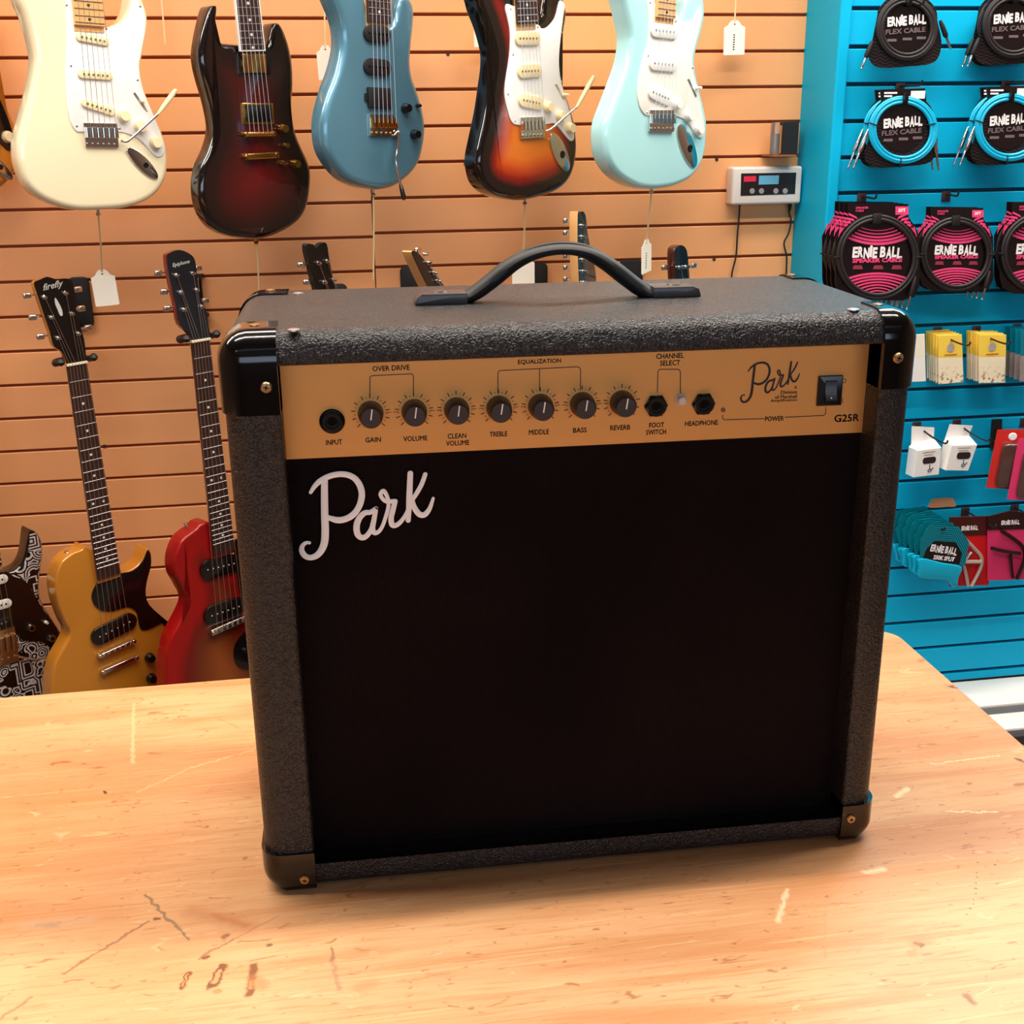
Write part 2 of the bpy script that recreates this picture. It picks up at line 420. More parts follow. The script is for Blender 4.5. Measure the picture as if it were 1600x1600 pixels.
for a, b, r, c, s, f in (
    ((1480, 1073), (1508, 1073), .006, (196, 124, 74), .6, .2), ((1487, 1073), (1499, 1074), .0032, BR, .9, .5), ((1491, 1073), (1496, 1073), .0012, (214, 150, 96), .9, .5),
    ((1432, 1474), (1439, 1477), .0030, DK, .85, .4), ((1425, 1492), (1430, 1484), .0035, (206, 132, 78), .6, .2), ((1432, 1474), (1445, 1470), .009, (196, 126, 78), .5, .1),
    ((1588, 1186), (1600, 1190), .0026, BR, .9, .5), ((1510, 1556), (1520, 1566), .003, BR, .7, .3),
    ((284, 1543), (294, 1521), .0026, BR, .9, .5), ((285, 1541), (293, 1523), .0009, (216, 152, 84), .8, .5), ((332, 1540), (347, 1512), .0042, BR, .9, .6), ((335, 1534), (344, 1518), .0022, (214, 152, 96), .9, .6),
    ((389, 1555), (397, 1508), .0036, BR, .85, .4), ((391, 1542), (393, 1534), .002, (214, 146, 84), .8, .5), ((398, 1530), (412, 1540), .0065, (186, 118, 70), .55, .2), ((352, 1465), (356, 1462), .003, BR, .7, .4),
    ((337, 1552), (341, 1550), .003, (198, 120, 66), .7, .4), ((420, 1477), (421, 1477), .0026, DK, .75, .4), ((243, 1437), (250, 1436), .0022, BR, .9, .4), ((319, 1496), (323, 1496), .0020, BR, .9, .4),
    ((227, 1399), (296, 1469), .0016, GY, .8, .3), ((99, 1521), (232, 1439), .0015, (146, 96, 60), .8, .3), ((311, 1497), (365, 1468), .0018, (148, 104, 62), .8, .3), ((365, 1468), (435, 1431), .0014, (170, 124, 84), .7, .3),
    ((0, 1592), (49, 1559), .0015, GY, .6, .3), ((161, 1260), (238, 1255), .001, (160, 104, 66), .6, .3), ((38, 1446), (140, 1438), .0075, (196, 158, 124), .6, .1), ((60, 1446), (90, 1445), .004, (160, 130, 104), .5, .1),
    ((300, 1424), (388, 1446), .010, (182, 112, 64), .45, .1), ((335, 1430), (385, 1446), .004, (178, 104, 56), .5, .1), ((334, 1119), (375, 1138), .0012, (190, 130, 86), .7, .3),
    ((163, 1236), (164, 1240), .0014, DK, .9, .4), ((207, 1192), (209, 1100), .0022, (238, 190, 140), .6, .2), ((214, 1238), (300, 1199), .001, (238, 190, 140), .6, .3), ((300, 1199), (395, 1172), .0011, (238, 190, 140), .6, .3),
    ((518, 1480), (521, 1500), .0016, (140, 96, 66), .7, .3), ((519, 1500), (530, 1545), .0024, (160, 118, 90), .6, .2), ((583, 1489), (584, 1490), .0032, (222, 156, 108), .8, .6), ((590, 1515), (598, 1507), .002, (206, 144, 100), .8, .4),
    ((560, 1545), (580, 1538), .007, (192, 130, 84), .5, .2), ((620, 1536), (700, 1520), .0014, (190, 128, 82), .6, .2), ((1288, 1410), (1289, 1498), .0010, (196, 140, 92), .8, .4), ((1289, 1408), (1322, 1380), .0009, (190, 134, 88), .7, .4),
    ((1400, 1245), (1418, 1232), .0035, (252, 226, 178), .7, .2), ((1455, 1194), (1560, 1181), .0009, (252, 222, 172), .8, .3), ((1480, 1268), (1560, 1269), .0009, (252, 226, 178), .8, .3),
    ((1230, 1390), (1215, 1440), .003, (252, 228, 184), .5, .1), ((1150, 1480), (1200, 1470), .002, (196, 132, 82), .5, .2), ((1352, 1362), (1380, 1358), .004, (252, 226, 178), .5, .1)):
    mark(a, b, r, c, s, f)
for x, y in ((1510, 1285), (1509, 1301), (1518, 1322), (1520, 1328), (1522, 1334), (1526, 1348), (1527, 1364), (1527, 1371), (1524, 1380), (1525, 1388), (1525, 1397), (1522, 1406), (1519, 1413), (1516, 1420), (1511, 1429), (1554, 1351), (1413, 1334)):
    mark((x, y), (x+1, y), .0009, DK, .8, .4)
L.new(col, B.inputs['Base Color'])
B.inputs['Roughness'].default_value = .42; B.inputs['Specular IOR Level'].default_value = .45
bn = N.new('ShaderNodeBump'); bn.inputs['Strength'].default_value = .15; bn.inputs['Distance'].default_value = .001
L.new(g1, bn.inputs['Height']); L.new(bn.outputs[0], B.inputs['Normal'])
t = thing('workbench', 'long worn pine workbench carrying the black amplifier', 'table', (0, 0, 0), WA)
p = bench_xy(1395, 978); xr = .6425; yb_ = .3545
prof = [(-1.5, -.68), (xr-.02, -.68), (xr, -.66)] + arc((xr-.045, yb_-.03), .045, .03, 0, PI/2, 8) + [(-1.5, yb_)]
bm = bmesh.new()
vs = [bm.verts.new((x, y, -.045)) for x, y in prof]; f = bm.faces.new(vs)
ex_ = bmesh.ops.extrude_face_region(bm, geom=[f])
for v in [g for g in ex_['geom'] if isinstance(g, bmesh.types.BMVert)]: v.co.z = 0
es = [e for e in bm.edges if all(v.co.z > -.001 for v in e.verts)]
bmesh.ops.bevel(bm, geom=es, offset=.002, segments=2, profile=.5, affect='EDGES')
finish('tabletop', bm, M_wood, t)
M_frame = mat('bench_frame_wood', (190, 132, 84), .6, noise=.15)
for x in (-1.42, xr-.08):
    for y in (-.6, yb_-.08): finish('leg', bx(x-.035, x+.035, y-.035, y+.035, ZF, -.045, bev=.003), M_frame, t)
for y in (-.6, yb_-.08): finish('apron', bx(-1.385, xr-.115, y-.012, y+.012, -.15, -.045), M_frame, t)
for x in (-1.42, xr-.08): finish('apron', bx(x-.012, x+.012, -.565, yb_-.115, -.15, -.045), M_frame, t)

# low white display shelf in front of the blue wall
a = on_wall(1507, 1062, DB)
t = thing('low_display_shelf', 'low white shelf with a grey metal strip at the foot of the blue wall', 'shelf', (0, 0, 0), WA)
zs = -.889
def sh(x, y, z): p = hz(x, y, z); return p.dot(WX), p.dot(WN)
y1 = sh(1560, 1101, zs)[1]; y2 = sh(1575, 1113, zs)[1]; y3 = sh(1590, 1137, zs)[1]
M_wsh = mat('white_laminate', (246, 243, 236), .4)
finish('shelf_board', bx(.9, 2.9, y1, DB-.002, zs-.02, zs, bev=.001), M_wsh, t)
finish('metal_strip', bx(.9, 2.9, y2+.001, y1-.004, zs-.02, zs-.003, bev=.001), mat('brushed_strip', (150, 132, 124), .35, metal=.6), t)
finish('front_board', bx(.9, 2.9, y3, y2-.001, zs-.02, zs-.001, bev=.001), M_wsh, t)
finish('plinth', bx(.92, 2.88, y3+.03, DB+.015, ZF, zs-.021), M_wsh, t)
finish('dark_lip', bx(.9, 2.9, y3-.03, y3-.001, zs-.03, zs-.006), mat('dark_lip', (70, 62, 62), .5), t)

# ---------------------------------------------------------------- amplifier
M_vin = bpy.data.materials.new('black_tolex'); M_vin.use_nodes = True
nt = M_vin.node_tree; N = nt.nodes; L = nt.links; B = N['Principled BSDF']; tc = N.new('ShaderNodeTexCoord')
n1 = noise(nmap((1, 1, 1)), 420, 3, .8); vv = N.new('ShaderNodeTexVoronoi'); vv.feature = 'DISTANCE_TO_EDGE'; vv.inputs['Scale'].default_value = 330
wn_ = N.new('ShaderNodeTexNoise'); wn_.inputs['Scale'].default_value = 200; L.new(tc.outputs['Object'], wn_.inputs[0])
wv = vm('SCALE', wn_.outputs[1]); wv[0].node.inputs['Scale'].default_value = .008
L.new(vm('ADD', nmap((1, 1, 1)), wv[0])[0], vv.inputs[0])
ad = N.new('ShaderNodeMath'); ad.operation = 'ADD'; L.new(ramp(vv.outputs[0], 0, .25, 0, .7), ad.inputs[0]); L.new(n1, ad.inputs[1])
bn = N.new('ShaderNodeBump'); bn.inputs['Strength'].default_value = .9; bn.inputs['Distance'].default_value = .0006
L.new(ad.outputs[0], bn.inputs['Height']); L.new(bn.outputs[0], B.inputs['Normal'])
cc = mixc(ramp(noise(nmap((1, 1, 1)), 9, 6), .4, .7), (25, 21, 22), (36, 31, 32))
L.new(mixc(ramp(noise(nmap((1, 1, 1)), 700, 2), .68, .78, 0, .25), cc, (90, 84, 84)), B.inputs['Base Color'])
B.inputs['Roughness'].default_value = .36; B.inputs['Specular IOR Level'].default_value = .42
M_grl = bpy.data.materials.new('grille_cloth'); M_grl.use_nodes = True
nt = M_grl.node_tree; N = nt.nodes; L = nt.links; B = N['Principled BSDF']; tc = N.new('ShaderNodeTexCoord')
sp = N.new('ShaderNodeSeparateXYZ'); L.new(tc.outputs['Object'], sp.inputs[0])
def math_(op, a, b=None):
    m = N.new('ShaderNodeMath'); m.operation = op
    for i, v in ((0, a), (1, b)):
        if v is None: continue
        if hasattr(v, 'links'): L.new(v, m.inputs[i])
        else: m.inputs[i].default_value = v
    return m.outputs[0]
s1 = math_('SINE', math_('MULTIPLY', math_('ADD', sp.outputs[0], sp.outputs[2]), 2200)); s2 = math_('SINE', math_('MULTIPLY', math_('SUBTRACT', sp.outputs[0], sp.outputs[2]), 2200))
dots = math_('MULTIPLY', s1, s2)
fac = math_('MULTIPLY', ramp(dots, .2, .9), ramp(noise(nmap((1, 1, 1)), 6, 2), .35, .65, .25, .8))
L.new(mixc(fac, (6, 1, 2), (64, 46, 44)), B.inputs['Base Color']); B.inputs['Roughness'].default_value = .8
B.inputs['Specular IOR Level'].default_value = .08
bn = N.new('ShaderNodeBump'); bn.inputs['Strength'].default_value = .4; bn.inputs['Distance'].default_value = .0004
L.new(dots, bn.inputs['Height']); L.new(bn.outputs[0], B.inputs['Normal'])
M_panel = mat('gold_panel', (226, 162, 90), .36, metal=.5, noise=.04, nscale=3)
M_ink = mat('panel_ink', (24, 12, 9), .6); M_logo = mat('logo_silver', (240, 238, 240), .35)

AX0, AX1, AD, AH = -.0025, .4505, .209, .4008
W = AX1-AX0; RC = .022
amp = thing('guitar_amplifier', 'black guitar amplifier with gold control panel standing on the pine workbench', 'amplifier', (AX0, 0, 0), 0)
FA = Frame((AX0, 0, 0), 0)
IL, IR, IB, IT = .0355, .4265, .0195, .3800
bm = bmesh.new()
box(bm, (W/2, AD/2, (AH+.004)/2), (W, AD, AH-.004), bev=.017, seg=6)
for v in bm.verts:          # the lower front and back edges are squarer than the others
    k = max(0, min(1, (.017-v.co.z)/.017))*max(0, min(1, min(v.co.x, W-v.co.x)/.017)) 
    if v.co.z < .0169:
        kx = max(0, min(1, min(v.co.x, W-v.co.x)/.017))
        if v.co.y < .018: v.co.y *= 1-.8*kx
        elif v.co.y > AD-.018: v.co.y = AD-(AD-v.co.y)*(1-.8*kx)
ff = max((f for f in bm.faces if f.normal.y < -.99), key=lambda f: f.calc_area())
ov = sorted(ff.verts, key=lambda v: math.atan2(v.co.z-AH/2, v.co.x-W/2)); bm.faces.remove(ff)
iq = [(IL, IB), (IR, IB), (IR, IT), (IL, IT)]
iv = [bm.verts.new((x, 0, z)) for x, z in iq]; iw = [bm.verts.new((x, RC+.006, z)) for x, z in iq]
for k in range(4):
    k2 = (k+1) % 4
    bm.faces.new((ov[k], ov[k2], iv[k2], iv[k])); bm.faces.new((iv[k], iv[k2], iw[k2], iw[k]))
bm.faces.new(iw)
ie = [e for e in bm.edges if e.verts[0] in iv and e.verts[1] in iv]
bmesh.ops.bevel(bm, geom=ie, offset=.0022, segments=2, profile=.5, affect='EDGES')
finish('cabinet', bm, M_vin, amp, ang=50)
finish('grille', bx(IL-.0005, IR+.0005, RC, RC+.005, IB-.0005, .3155), M_grl, amp)
pan = finish('control_panel', bx(IL-.0005, IR+.0005, RC-.001, RC+.005, .3150, IT+.0005), M_panel, amp, smooth=False)
# corner protectors
for ix in (0, 1):
    for iy in (0, 1):
        for iz in (0, 1):
            lx, ly, lz = (.0287 if ix else .0377), .042, .052 if iz else .031
            bm = bmesh.new()
            r = bmesh.ops.create_cube(bm, size=1)
            sx_, sy_, sz_ = (1 if ix else -1), (1 if iy else -1), (1 if iz else -1)
            P_ = .0022
            hi = Vector((W+P_ if ix else -P_, AD+P_ if iy else -P_, AH+P_*.6 if iz else .0012))
            lo = Vector((hi.x-sx_*lx, hi.y-sy_*ly, hi.z-sz_*lz))
            for v in bm.verts: v.co = Vector(((hi if v.co.x*sx_ > 0 else lo).x, (hi if v.co.y*sy_ > 0 else lo).y, (hi if v.co.z*sz_ > 0 else lo).z))
            tri = [v for v in bm.verts if (v.co-hi).length < 1e-6][0]
            if iz: bmesh.ops.bevel(bm, geom=list(tri.link_edges), offset=.0195, segments=7, profile=.5, affect='EDGES')
            else: bmesh.ops.bevel(bm, geom=list(tri.link_edges), offset=.016, segments=6, profile=.5, affect='EDGES')
            if not iz:
                for v in bm.verts:
                    dx_ = abs(v.co.x-hi.x); dy_ = abs(v.co.y-hi.y)
                    if v.co.z < .0165 and dy_ < .02: v.co.y = hi.y-sy_*dy_*(1-.8*max(0, min(1, dx_/.016)))
            c = finish('corner_protector', bm, M_gloss, amp, ang=40)
            if not iy:
                x_, y_ = {(0, 1): (416, 605), (1, 1): (1403, 559), (0, 0): (476, 1374), (1, 0): (1329, 1279)}[(ix, iz)]
                s_ = FA.hit(x_, y_, P_); bm = bmesh.new()
                lathe(bm, [(.0036, 0), (.0036, .0008), (.0028, .0018), (0, .0020)], (s_.x, s_.y, s_.z), (0, -1, 0), 16)
                so = finish('screw', bm, M_brass, c)
                bm = bmesh.new()
                for q in (0, 1):
                    box(bm, (s_.x, s_.y-.002, s_.z), (.0034 if q else .0007, .0006, .0007 if q else .0034), mtx=Matrix.Rotation(.3, 3, 'Y'))
                finish('screw_slot', bm, M_blk, c)
            if iz:
                bm = bmesh.new(); lathe(bm, [(.0036, 0), (.0034, .001), (0, .0018)], (hi.x-sx_*.024, hi.y-sy_*.026, hi.z-.0004), (0, 0, 1), 14); finish('screw', bm, M_brass, c)
for x, y in ((459, 516), (1333, 484), (466, 459)):
    p = hz(x, y, AH); bm = bmesh.new(); lathe(bm, [(.0042, 0), (.004, .0008), (.002, .0014), (0, .0012)], (p.x-AX0, p.y, AH-.0002), (0, 0, 1), 14); finish('rivet', bm, M_steel, amp)
for x in (.05, W-.05):
    for y in (.04, AD-.04): bm = bmesh.new(); cyl(bm, (x, y, 0), (0, 0, 1), .012, .006, 16, .001); finish('foot', bm, M_blkm, amp)
# handle
hy_ = .104
def hp(x, y): q = on_plane(x, y, Vector((0, hy_, 0)), Vector((0, 1, 0))); return (q.x-AX0, hy_, q.z)
hpts = catmull([hp(*q) for q in ((712, 467), (735, 462), (765, 441), (800, 413), (835, 396), (875, 389), (915, 394), (950, 413), (985, 440), (1010, 457), (1035, 460))], 5, False)
bm = bmesh.new(); tube(bm, hpts, .0088, 14, flat=((0, 0, 1), .45))
strap = finish('handle', bm, M_blkm, amp)
bm = bmesh.new(); tube(bm, [(a_, b_, c_+.0028) for a_, b_, c_ in hpts[4:-4]], .0032, 8, flat=((0, 0, 1), .8)); finish('handle_rib', bm, M_blkm, strap)
M_brk = mat('satin_black_metal', (50, 42, 42), .38, coat=.2)
for xa, xb, s_ in ((.1262, .1625, -1), (.2955, .3300, 1)):
    bm = bmesh.new()
    if s_ < 0: prof = [(xb, AH+.0012), (xb, AH+.0088), (xa+.005, AH+.0088), (xa+.0015, AH+.0065), (xa, AH+.003), (xa, AH+.0012)]
    else: prof = [(xa, AH+.0012), (xa, AH+.0088), (xb-.006, AH+.0088), (xb-.0015, AH+.0070), (xb, AH+.003), (xb, AH+.0012)]
    slab(bm, [(x, z-.0012) for x, z in prof], .0935, .1150, .0006, 2)
    b_ = finish('handle_bracket', bm, M_brk, amp)
    bm = bmesh.new(); lathe(bm, [(.0055, 0), (.0045, .0012), (.002, .0008), (0, .0008)], ((xa+xb)/2, .104, AH+.0073), (0, 0, 1), 18); finish('screw', bm, M_brk, b_)

# knobs, jacks, switch
YP = RC-.001
M_knob = mat('dark_brown_knob', (44, 30, 28), .45, bump=.2, bscale=300)
M_mark = mat('white_pointer', (240, 236, 226), .4)
marks = bmesh.new()
def seg2(bm, a, b, w, y=YP-.0002):
    a, b = Vector((a[0], a[1])), Vector((b[0], b[1])); d = (b-a).normalized(); n_ = Vector((-d.y, d.x))*w/2
    vs = [bm.verts.new((q.x, y, q.y)) for q in (a+n_, a-n_, b-n_, b+n_)]; bm.faces.new(vs)
for x in (.0886, .1167, .1443, .1721, .1997, .2276, .2544):
    x -= AX0; z = .3434; bm = bmesh.new(); n = 60; prof = [(.0081, 0), (.0081, .002), (.0072, .0120), (.0064, .0140), (.0060, .0143)]
    rings = []
    for r, h in prof:
        rings.append([bm.verts.new((x+math.cos(2*PI*k/n)*(r*(1+(.035 if k % 2 else 0))), YP-h, z+math.sin(2*PI*k/n)*(r*(1+(.035 if k % 2 else 0))))) for k in range(n)])
    for a, b in zip(rings, rings[1:]):
        for k in range(n): bm.faces.new((a[k], a[(k+1) % n], b[(k+1) % n], b[k]))
    bm.faces.new(rings[-1]); bm.faces.new(rings[0])
    kn = finish('knob', bm, M_knob, amp, ang=30)
    bm = bmesh.new(); bx(-.0004, .0004, -.0147+YP, -.0138+YP, -.0012, .0058, bm=bm)
    M_ = Matrix.Rotation(math.radians(9), 4, 'Y')
    for v in bm.verts: v.co = M_ @ v.co + Vector((x, 0, z))
    finish('pointer_line', bm, M_mark, kn)
    for q in range(21):
        an = math.radians(225-13.5*q); r0, r1 = (.0098, .0125) if q % 2 == 0 else (.0098, .0108)
        seg2(marks, (x+r0*math.cos(an), z+r0*math.sin(an)), (x+r1*math.cos(an), z+r1*math.sin(an)), .00062 if q % 2 == 0 else .00036)
    if x < .25: seg2(marks, (x+.0098, z), (x+.0132, z), .0004); seg2(marks, (x+.0146, z), (x+.0180, z), .0004)
for x, z in ((.0637, .3394), (.2776, .3403), (.3102, .3402)):
    x -= AX0; bm = bmesh.new(); cyl(bm, (x, YP, z), (0, -1, 0), .0082, .0022, 6 if x > .1 else 32, .0006)
    j = finish('jack_socket', bm, M_gloss, amp, ang=30)
    bm = bmesh.new(); lathe(bm, [(.0070, .002), (.0070, .0032), (.0062, .0040), (.0044, .0040), (.0040, .0034), (.0034, .0034), (.0032, .001), (0, .001)], (x, YP, z), (0, -1, 0), 28)
    finish('socket_ring', bm, M_blk, j, ang=30)
bm = bmesh.new(); lathe(bm, [(.0040, 0), (.0036, .0015), (.0030, .0015), (.0030, .0062), (.0024, .0070), (0, .0070)], (.2942-AX0, YP, .3440), (0, -1, 0), 20)
finish('push_button', bm, mat('grey_button', (196, 188, 184), .35), amp, ang=30)
bm = bmesh.new(); lathe(bm, [(.0016, 0), (.0014, .001), (0, .0016)], (.3242-AX0, YP, .3352), (0, -1, 0), 14); finish('indicator_lamp', bm, mat('dull_red_lamp', (110, 62, 44), .3), amp)
bm = bmesh.new(); slab(bm, rrect(.3895-AX0, .4068-AX0, .3352, .3562, .0008), YP-.0022, YP+.001, .0008, 2)
sw = finish('power_switch', bm, M_blk, amp)
bm = bmesh.new(); prof = [(YP-.0016, .3385), (YP-.0052, .3395), (YP-.0030, .3455), (YP-.0026, .3525), (YP-.0016, .3535)]
a_, b_ = [[bm.verts.new((x, y, z)) for y, z in prof] for x in (.3942-AX0, .4022-AX0)]
for k in range(len(prof)): bm.faces.new((a_[k], a_[(k+1) % len(prof)], b_[(k+1) % len(prof)], b_[k]))
bm.faces.new(a_); bm.faces.new(b_)
finish('rocker', bm, mat('rocker_black', (34, 28, 28), .3), sw, ang=20)
bm = bmesh.new(); lathe(bm, [(.0009, 0), (0, .0004)], (.3982-AX0, YP-.0044, .3412), (0, -1, .3), 12); finish('white_dot', bm, M_mark, sw)

FP_ = Frame((AX0, YP, 0), 0)
def pp(x, y): return FP_.h2(x, y)
def ln(pts, w=.00055):
    q = [pp(*a) for a in pts]
    for a, b in zip(q, q[1:]): seg2(marks, a, b, w)
for pts in (((578, 622), (578, 589), (581, 587), (643, 584), (646, 587), (646, 619)), ((778, 616), (778, 582), (781, 579), (903, 573), (907, 576), (907, 610)), ((843, 577), (843, 611)),
            ((1027, 613), (1028, 580), (1031, 577), (1060, 577), (1063, 580), (1063, 614)), ((1129, 648), (1129, 654), (1132, 656), (1194, 654)), ((1226, 652), (1287, 649), (1290, 646), (1290, 636))): ln(pts)
c_ = pp(1319, 595)
for k in range(14):
    a0, a1 = 2*PI*k/14, 2*PI*(k+1)/14; seg2(marks, (c_[0]+.0014*math.cos(a0), c_[1]+.0014*math.sin(a0)), (c_[0]+.0014*math.cos(a1), c_[1]+.0014*math.sin(a1)), .0004)
ln(((1316, 622), (1316, 630)), .0005)
finish('printed_marks', marks, M_ink, pan, smooth=False)
K1 = .00041
for s_, x, y, w_, b_ in (('OVER DRIVE', 611, 575, 58, 0), ('EQUALIZATION', 843, 565, 67, 0), ('CHANNEL', 1047, 556, 43, 0), ('SELECT', 1047, 567, 31, 0), ('INPUT', 522, 691, 25, 0), ('GAIN', 583, 687, 24, 0),
                         ('VOLUME', 649, 685, 37, 0), ('CLEAN', 714, 681, 29, 0), ('VOLUME', 715, 692, 36, 0), ('TREBLE', 779, 678, 27, 0), ('MIDDLE', 842, 675, 31, 0), ('BASS', 906, 672, 21, 0), ('REVERB', 969, 668, 31, 0),
                         ('FOOT', 1026, 664, 23, 0), ('SWITCH', 1025, 675, 31, 0), ('HEADPHONE', 1096, 661, 51, 0), ('POWER', 1210, 654, 29, 0), ('G25R', 1323, 653, 38, .015)):
    c_ = pp(x, y); wd = abs(pp(x+w_/2, y)[0]-pp(x-w_/2, y)[0]); hh = .0033 if s_ != 'G25R' else .0050
    text_mesh(s_, M_ink, pan, (c_[0], YP, c_[1]), width=wd, height=hh, bold=0, fat=.00009 if s_ != 'G25R' else .00018)
for s_, y, w_ in (('A', 605, 4), ('Division', 612, 25), ('of Marshall', 619, 34), ('Amplification', 625, 41)):
    c_ = pp(1245, y); wd = abs(pp(1245, y)[0]-pp(1245-w_, y)[0])
    text_mesh(s_, M_ink, pan, (c_[0], YP, c_[1]), width=wd, height=.0022 if s_ == 'A' else .0024, bold=0, align='RIGHT', fat=.00005)
# script logo
ST = [([(243, 365), (275, 315), (325, 268), (400, 230), (480, 214), (550, 220), (610, 250), (650, 305), (668, 370), (660, 440), (630, 510), (580, 562), (520, 590), (460, 595), (390, 575)], [15, 20, 24, 25, 25, 26, 26, 27, 27, 27, 27, 28, 28, 28, 22]),
      ([(358, 255), (358, 400), (360, 560), (364, 680), (358, 780), (330, 850), (290, 892), (240, 908), (195, 893), (168, 850), (175, 808), (205, 785), (232, 785)], [28, 30, 31, 32, 32, 30, 28, 26, 26, 24, 20, 16, 14]),
      ([(785, 500), (740, 530), (695, 535), (650, 575), (625, 640), (632, 710), (668, 742), (710, 725), (748, 670), (768, 600), (782, 520)], [20, 22, 24, 26, 28, 27, 26, 24, 22, 22, 20]),
      ([(785, 505), (768, 600), (757, 665), (775, 702), (812, 688), (842, 640), (868, 565), (888, 490), (888, 430), (870, 380), (848, 352), (825, 375), (835, 410), (870, 440), (915, 440), (945, 438)], [20, 22, 24, 22, 18, 17, 17, 17, 17, 18, 19, 18, 17, 18, 20, 20]),
      ([(945, 440), (928, 510), (912, 580), (922, 636), (958, 636), (1000, 600), (1035, 545), (1055, 500)], [22, 23, 24, 24, 22, 19, 16, 15]),
      ([(1072, 208), (1068, 300), (1064, 400), (1060, 500), (1054, 597)], [24, 25, 26, 24, 22]),
      ([(1196, 215), (1165, 300), (1120, 380), (1078, 440)], [19, 20, 20, 18]),
      ([(1085, 430), (1105, 490), (1145, 545), (1190, 550), (1232, 500), (1262, 415)], [22, 24, 26, 25, 20, 13])]
def logo(bm, f, k, y, th):
    for pts, rs in ST:
        q = catmull([(*f(a, b), r) for (a, b), r in zip(pts, rs)], 5, False)
        P3 = [(a, y, b) for a, b, r in q]; R3 = [r*k for a, b, r in q]
        tube(bm, P3, R3, 10, flat=((0, 1, 0), th))
        for i in (0, -1): lathe(bm, [(R3[i], -R3[i]*th*.7), (R3[i]*.98, R3[i]*th*.7)], P3[i], (0, -1, 0), 16)
FG = Frame((AX0, RC, 0), 0)
kk = FG.sc(570, 800)/5.333
bm = bmesh.new(); logo(bm, lambda a, b: FG.h2(440+a/5.333, 700+b/5.333), kk, RC-.0012, .3)
lo_ = finish('logo_badge', bm, M_logo, amp)
# the same script, small, on the panel
A3 = [FG.h2(440+a/5.333, 700+b/5.333) for a, b in ((243, 365), (1196, 215), (168, 850))]
B3 = [pp(1169, 580), pp(1246, 566), pp(1157.5, 623)]
import itertools
mA = Matrix(((A3[0][0], A3[0][1], 1), (A3[1][0], A3[1][1], 1), (A3[2][0], A3[2][1], 1))).inverted()
cx_ = mA @ Vector([b[0] for b in B3]); cz_ = mA @ Vector([b[1] for b in B3])
def small(a, b):
    q = FG.h2(440+a/5.333, 700+b/5.333); v = Vector((q[0], q[1], 1)); return (v.dot(cx_), v.dot(cz_))
bm = bmesh.new(); logo(bm, small, kk*.37, YP-.0002, .12); finish('script_logo', bm, M_ink, pan)
# ---------------------------------------------------------------- guitars
def paint(name, rgb, rough=.12, metal=0): return mat(name, rgb, rough, metal=metal, coat=1, noise=.03, nscale=5)
def burst(name, stops, wood=0, rough=.14, coat=1):
    """paint that changes from the rim of the body inwards; stops: (distance in m, rgb)"""
    m = bpy.data.materials.new(name); m.use_nodes = True; nt = m.node_tree; b = nt.nodes['Principled BSDF']
    at = nt.nodes.new('ShaderNodeAttribute'); at.attribute_name = 'rim'
    ns = nt.nodes.new('ShaderNodeTexNoise'); ns.inputs['Scale'].default_value = 9
    tc = nt.nodes.new('ShaderNodeTexCoord'); mp = nt.nodes.new('ShaderNodeMapping'); mp.inputs['Scale'].default_value = (1, 1, .12)
    nt.links.new(tc.outputs['Object'], mp.inputs[0]); nt.links.new(mp.outputs[0], ns.inputs[0])
    a = nt.nodes.new('ShaderNodeMath'); a.operation = 'MULTIPLY_ADD'; nt.links.new(ns.outputs[0], a.inputs[0]); a.inputs[1].default_value = .02+wood*.05
    nt.links.new(at.outputs['Fac'], a.inputs[2])
    mr = nt.nodes.new('ShaderNodeMapRange'); mx = stops[-1][0]; off = (.02+wood*.05)*.5
    mr.inputs['From Min'].default_value = off; mr.inputs['From Max'].default_value = mx+off; nt.links.new(a.outputs[0], mr.inputs[0])
    cr = nt.nodes.new('ShaderNodeValToRGB'); nt.links.new(mr.outputs[0], cr.inputs[0]); e = cr.color_ramp.elements
    while len(e) < len(stops): e.new(.5)
    for q, (p, c) in zip(e, stops): q.position = p/mx; q.color = lin(c)+(1,)
    nt.links.new(cr.outputs[0], b.inputs['Base Color']); b.inputs['Roughness'].default_value = rough
    b.inputs['Coat Weight'].default_value = coat; b.inputs['Coat Roughness'].default_value = .03
    return m
def off(P, dx, dy): return [(x+dx, y+dy) for x, y in P]

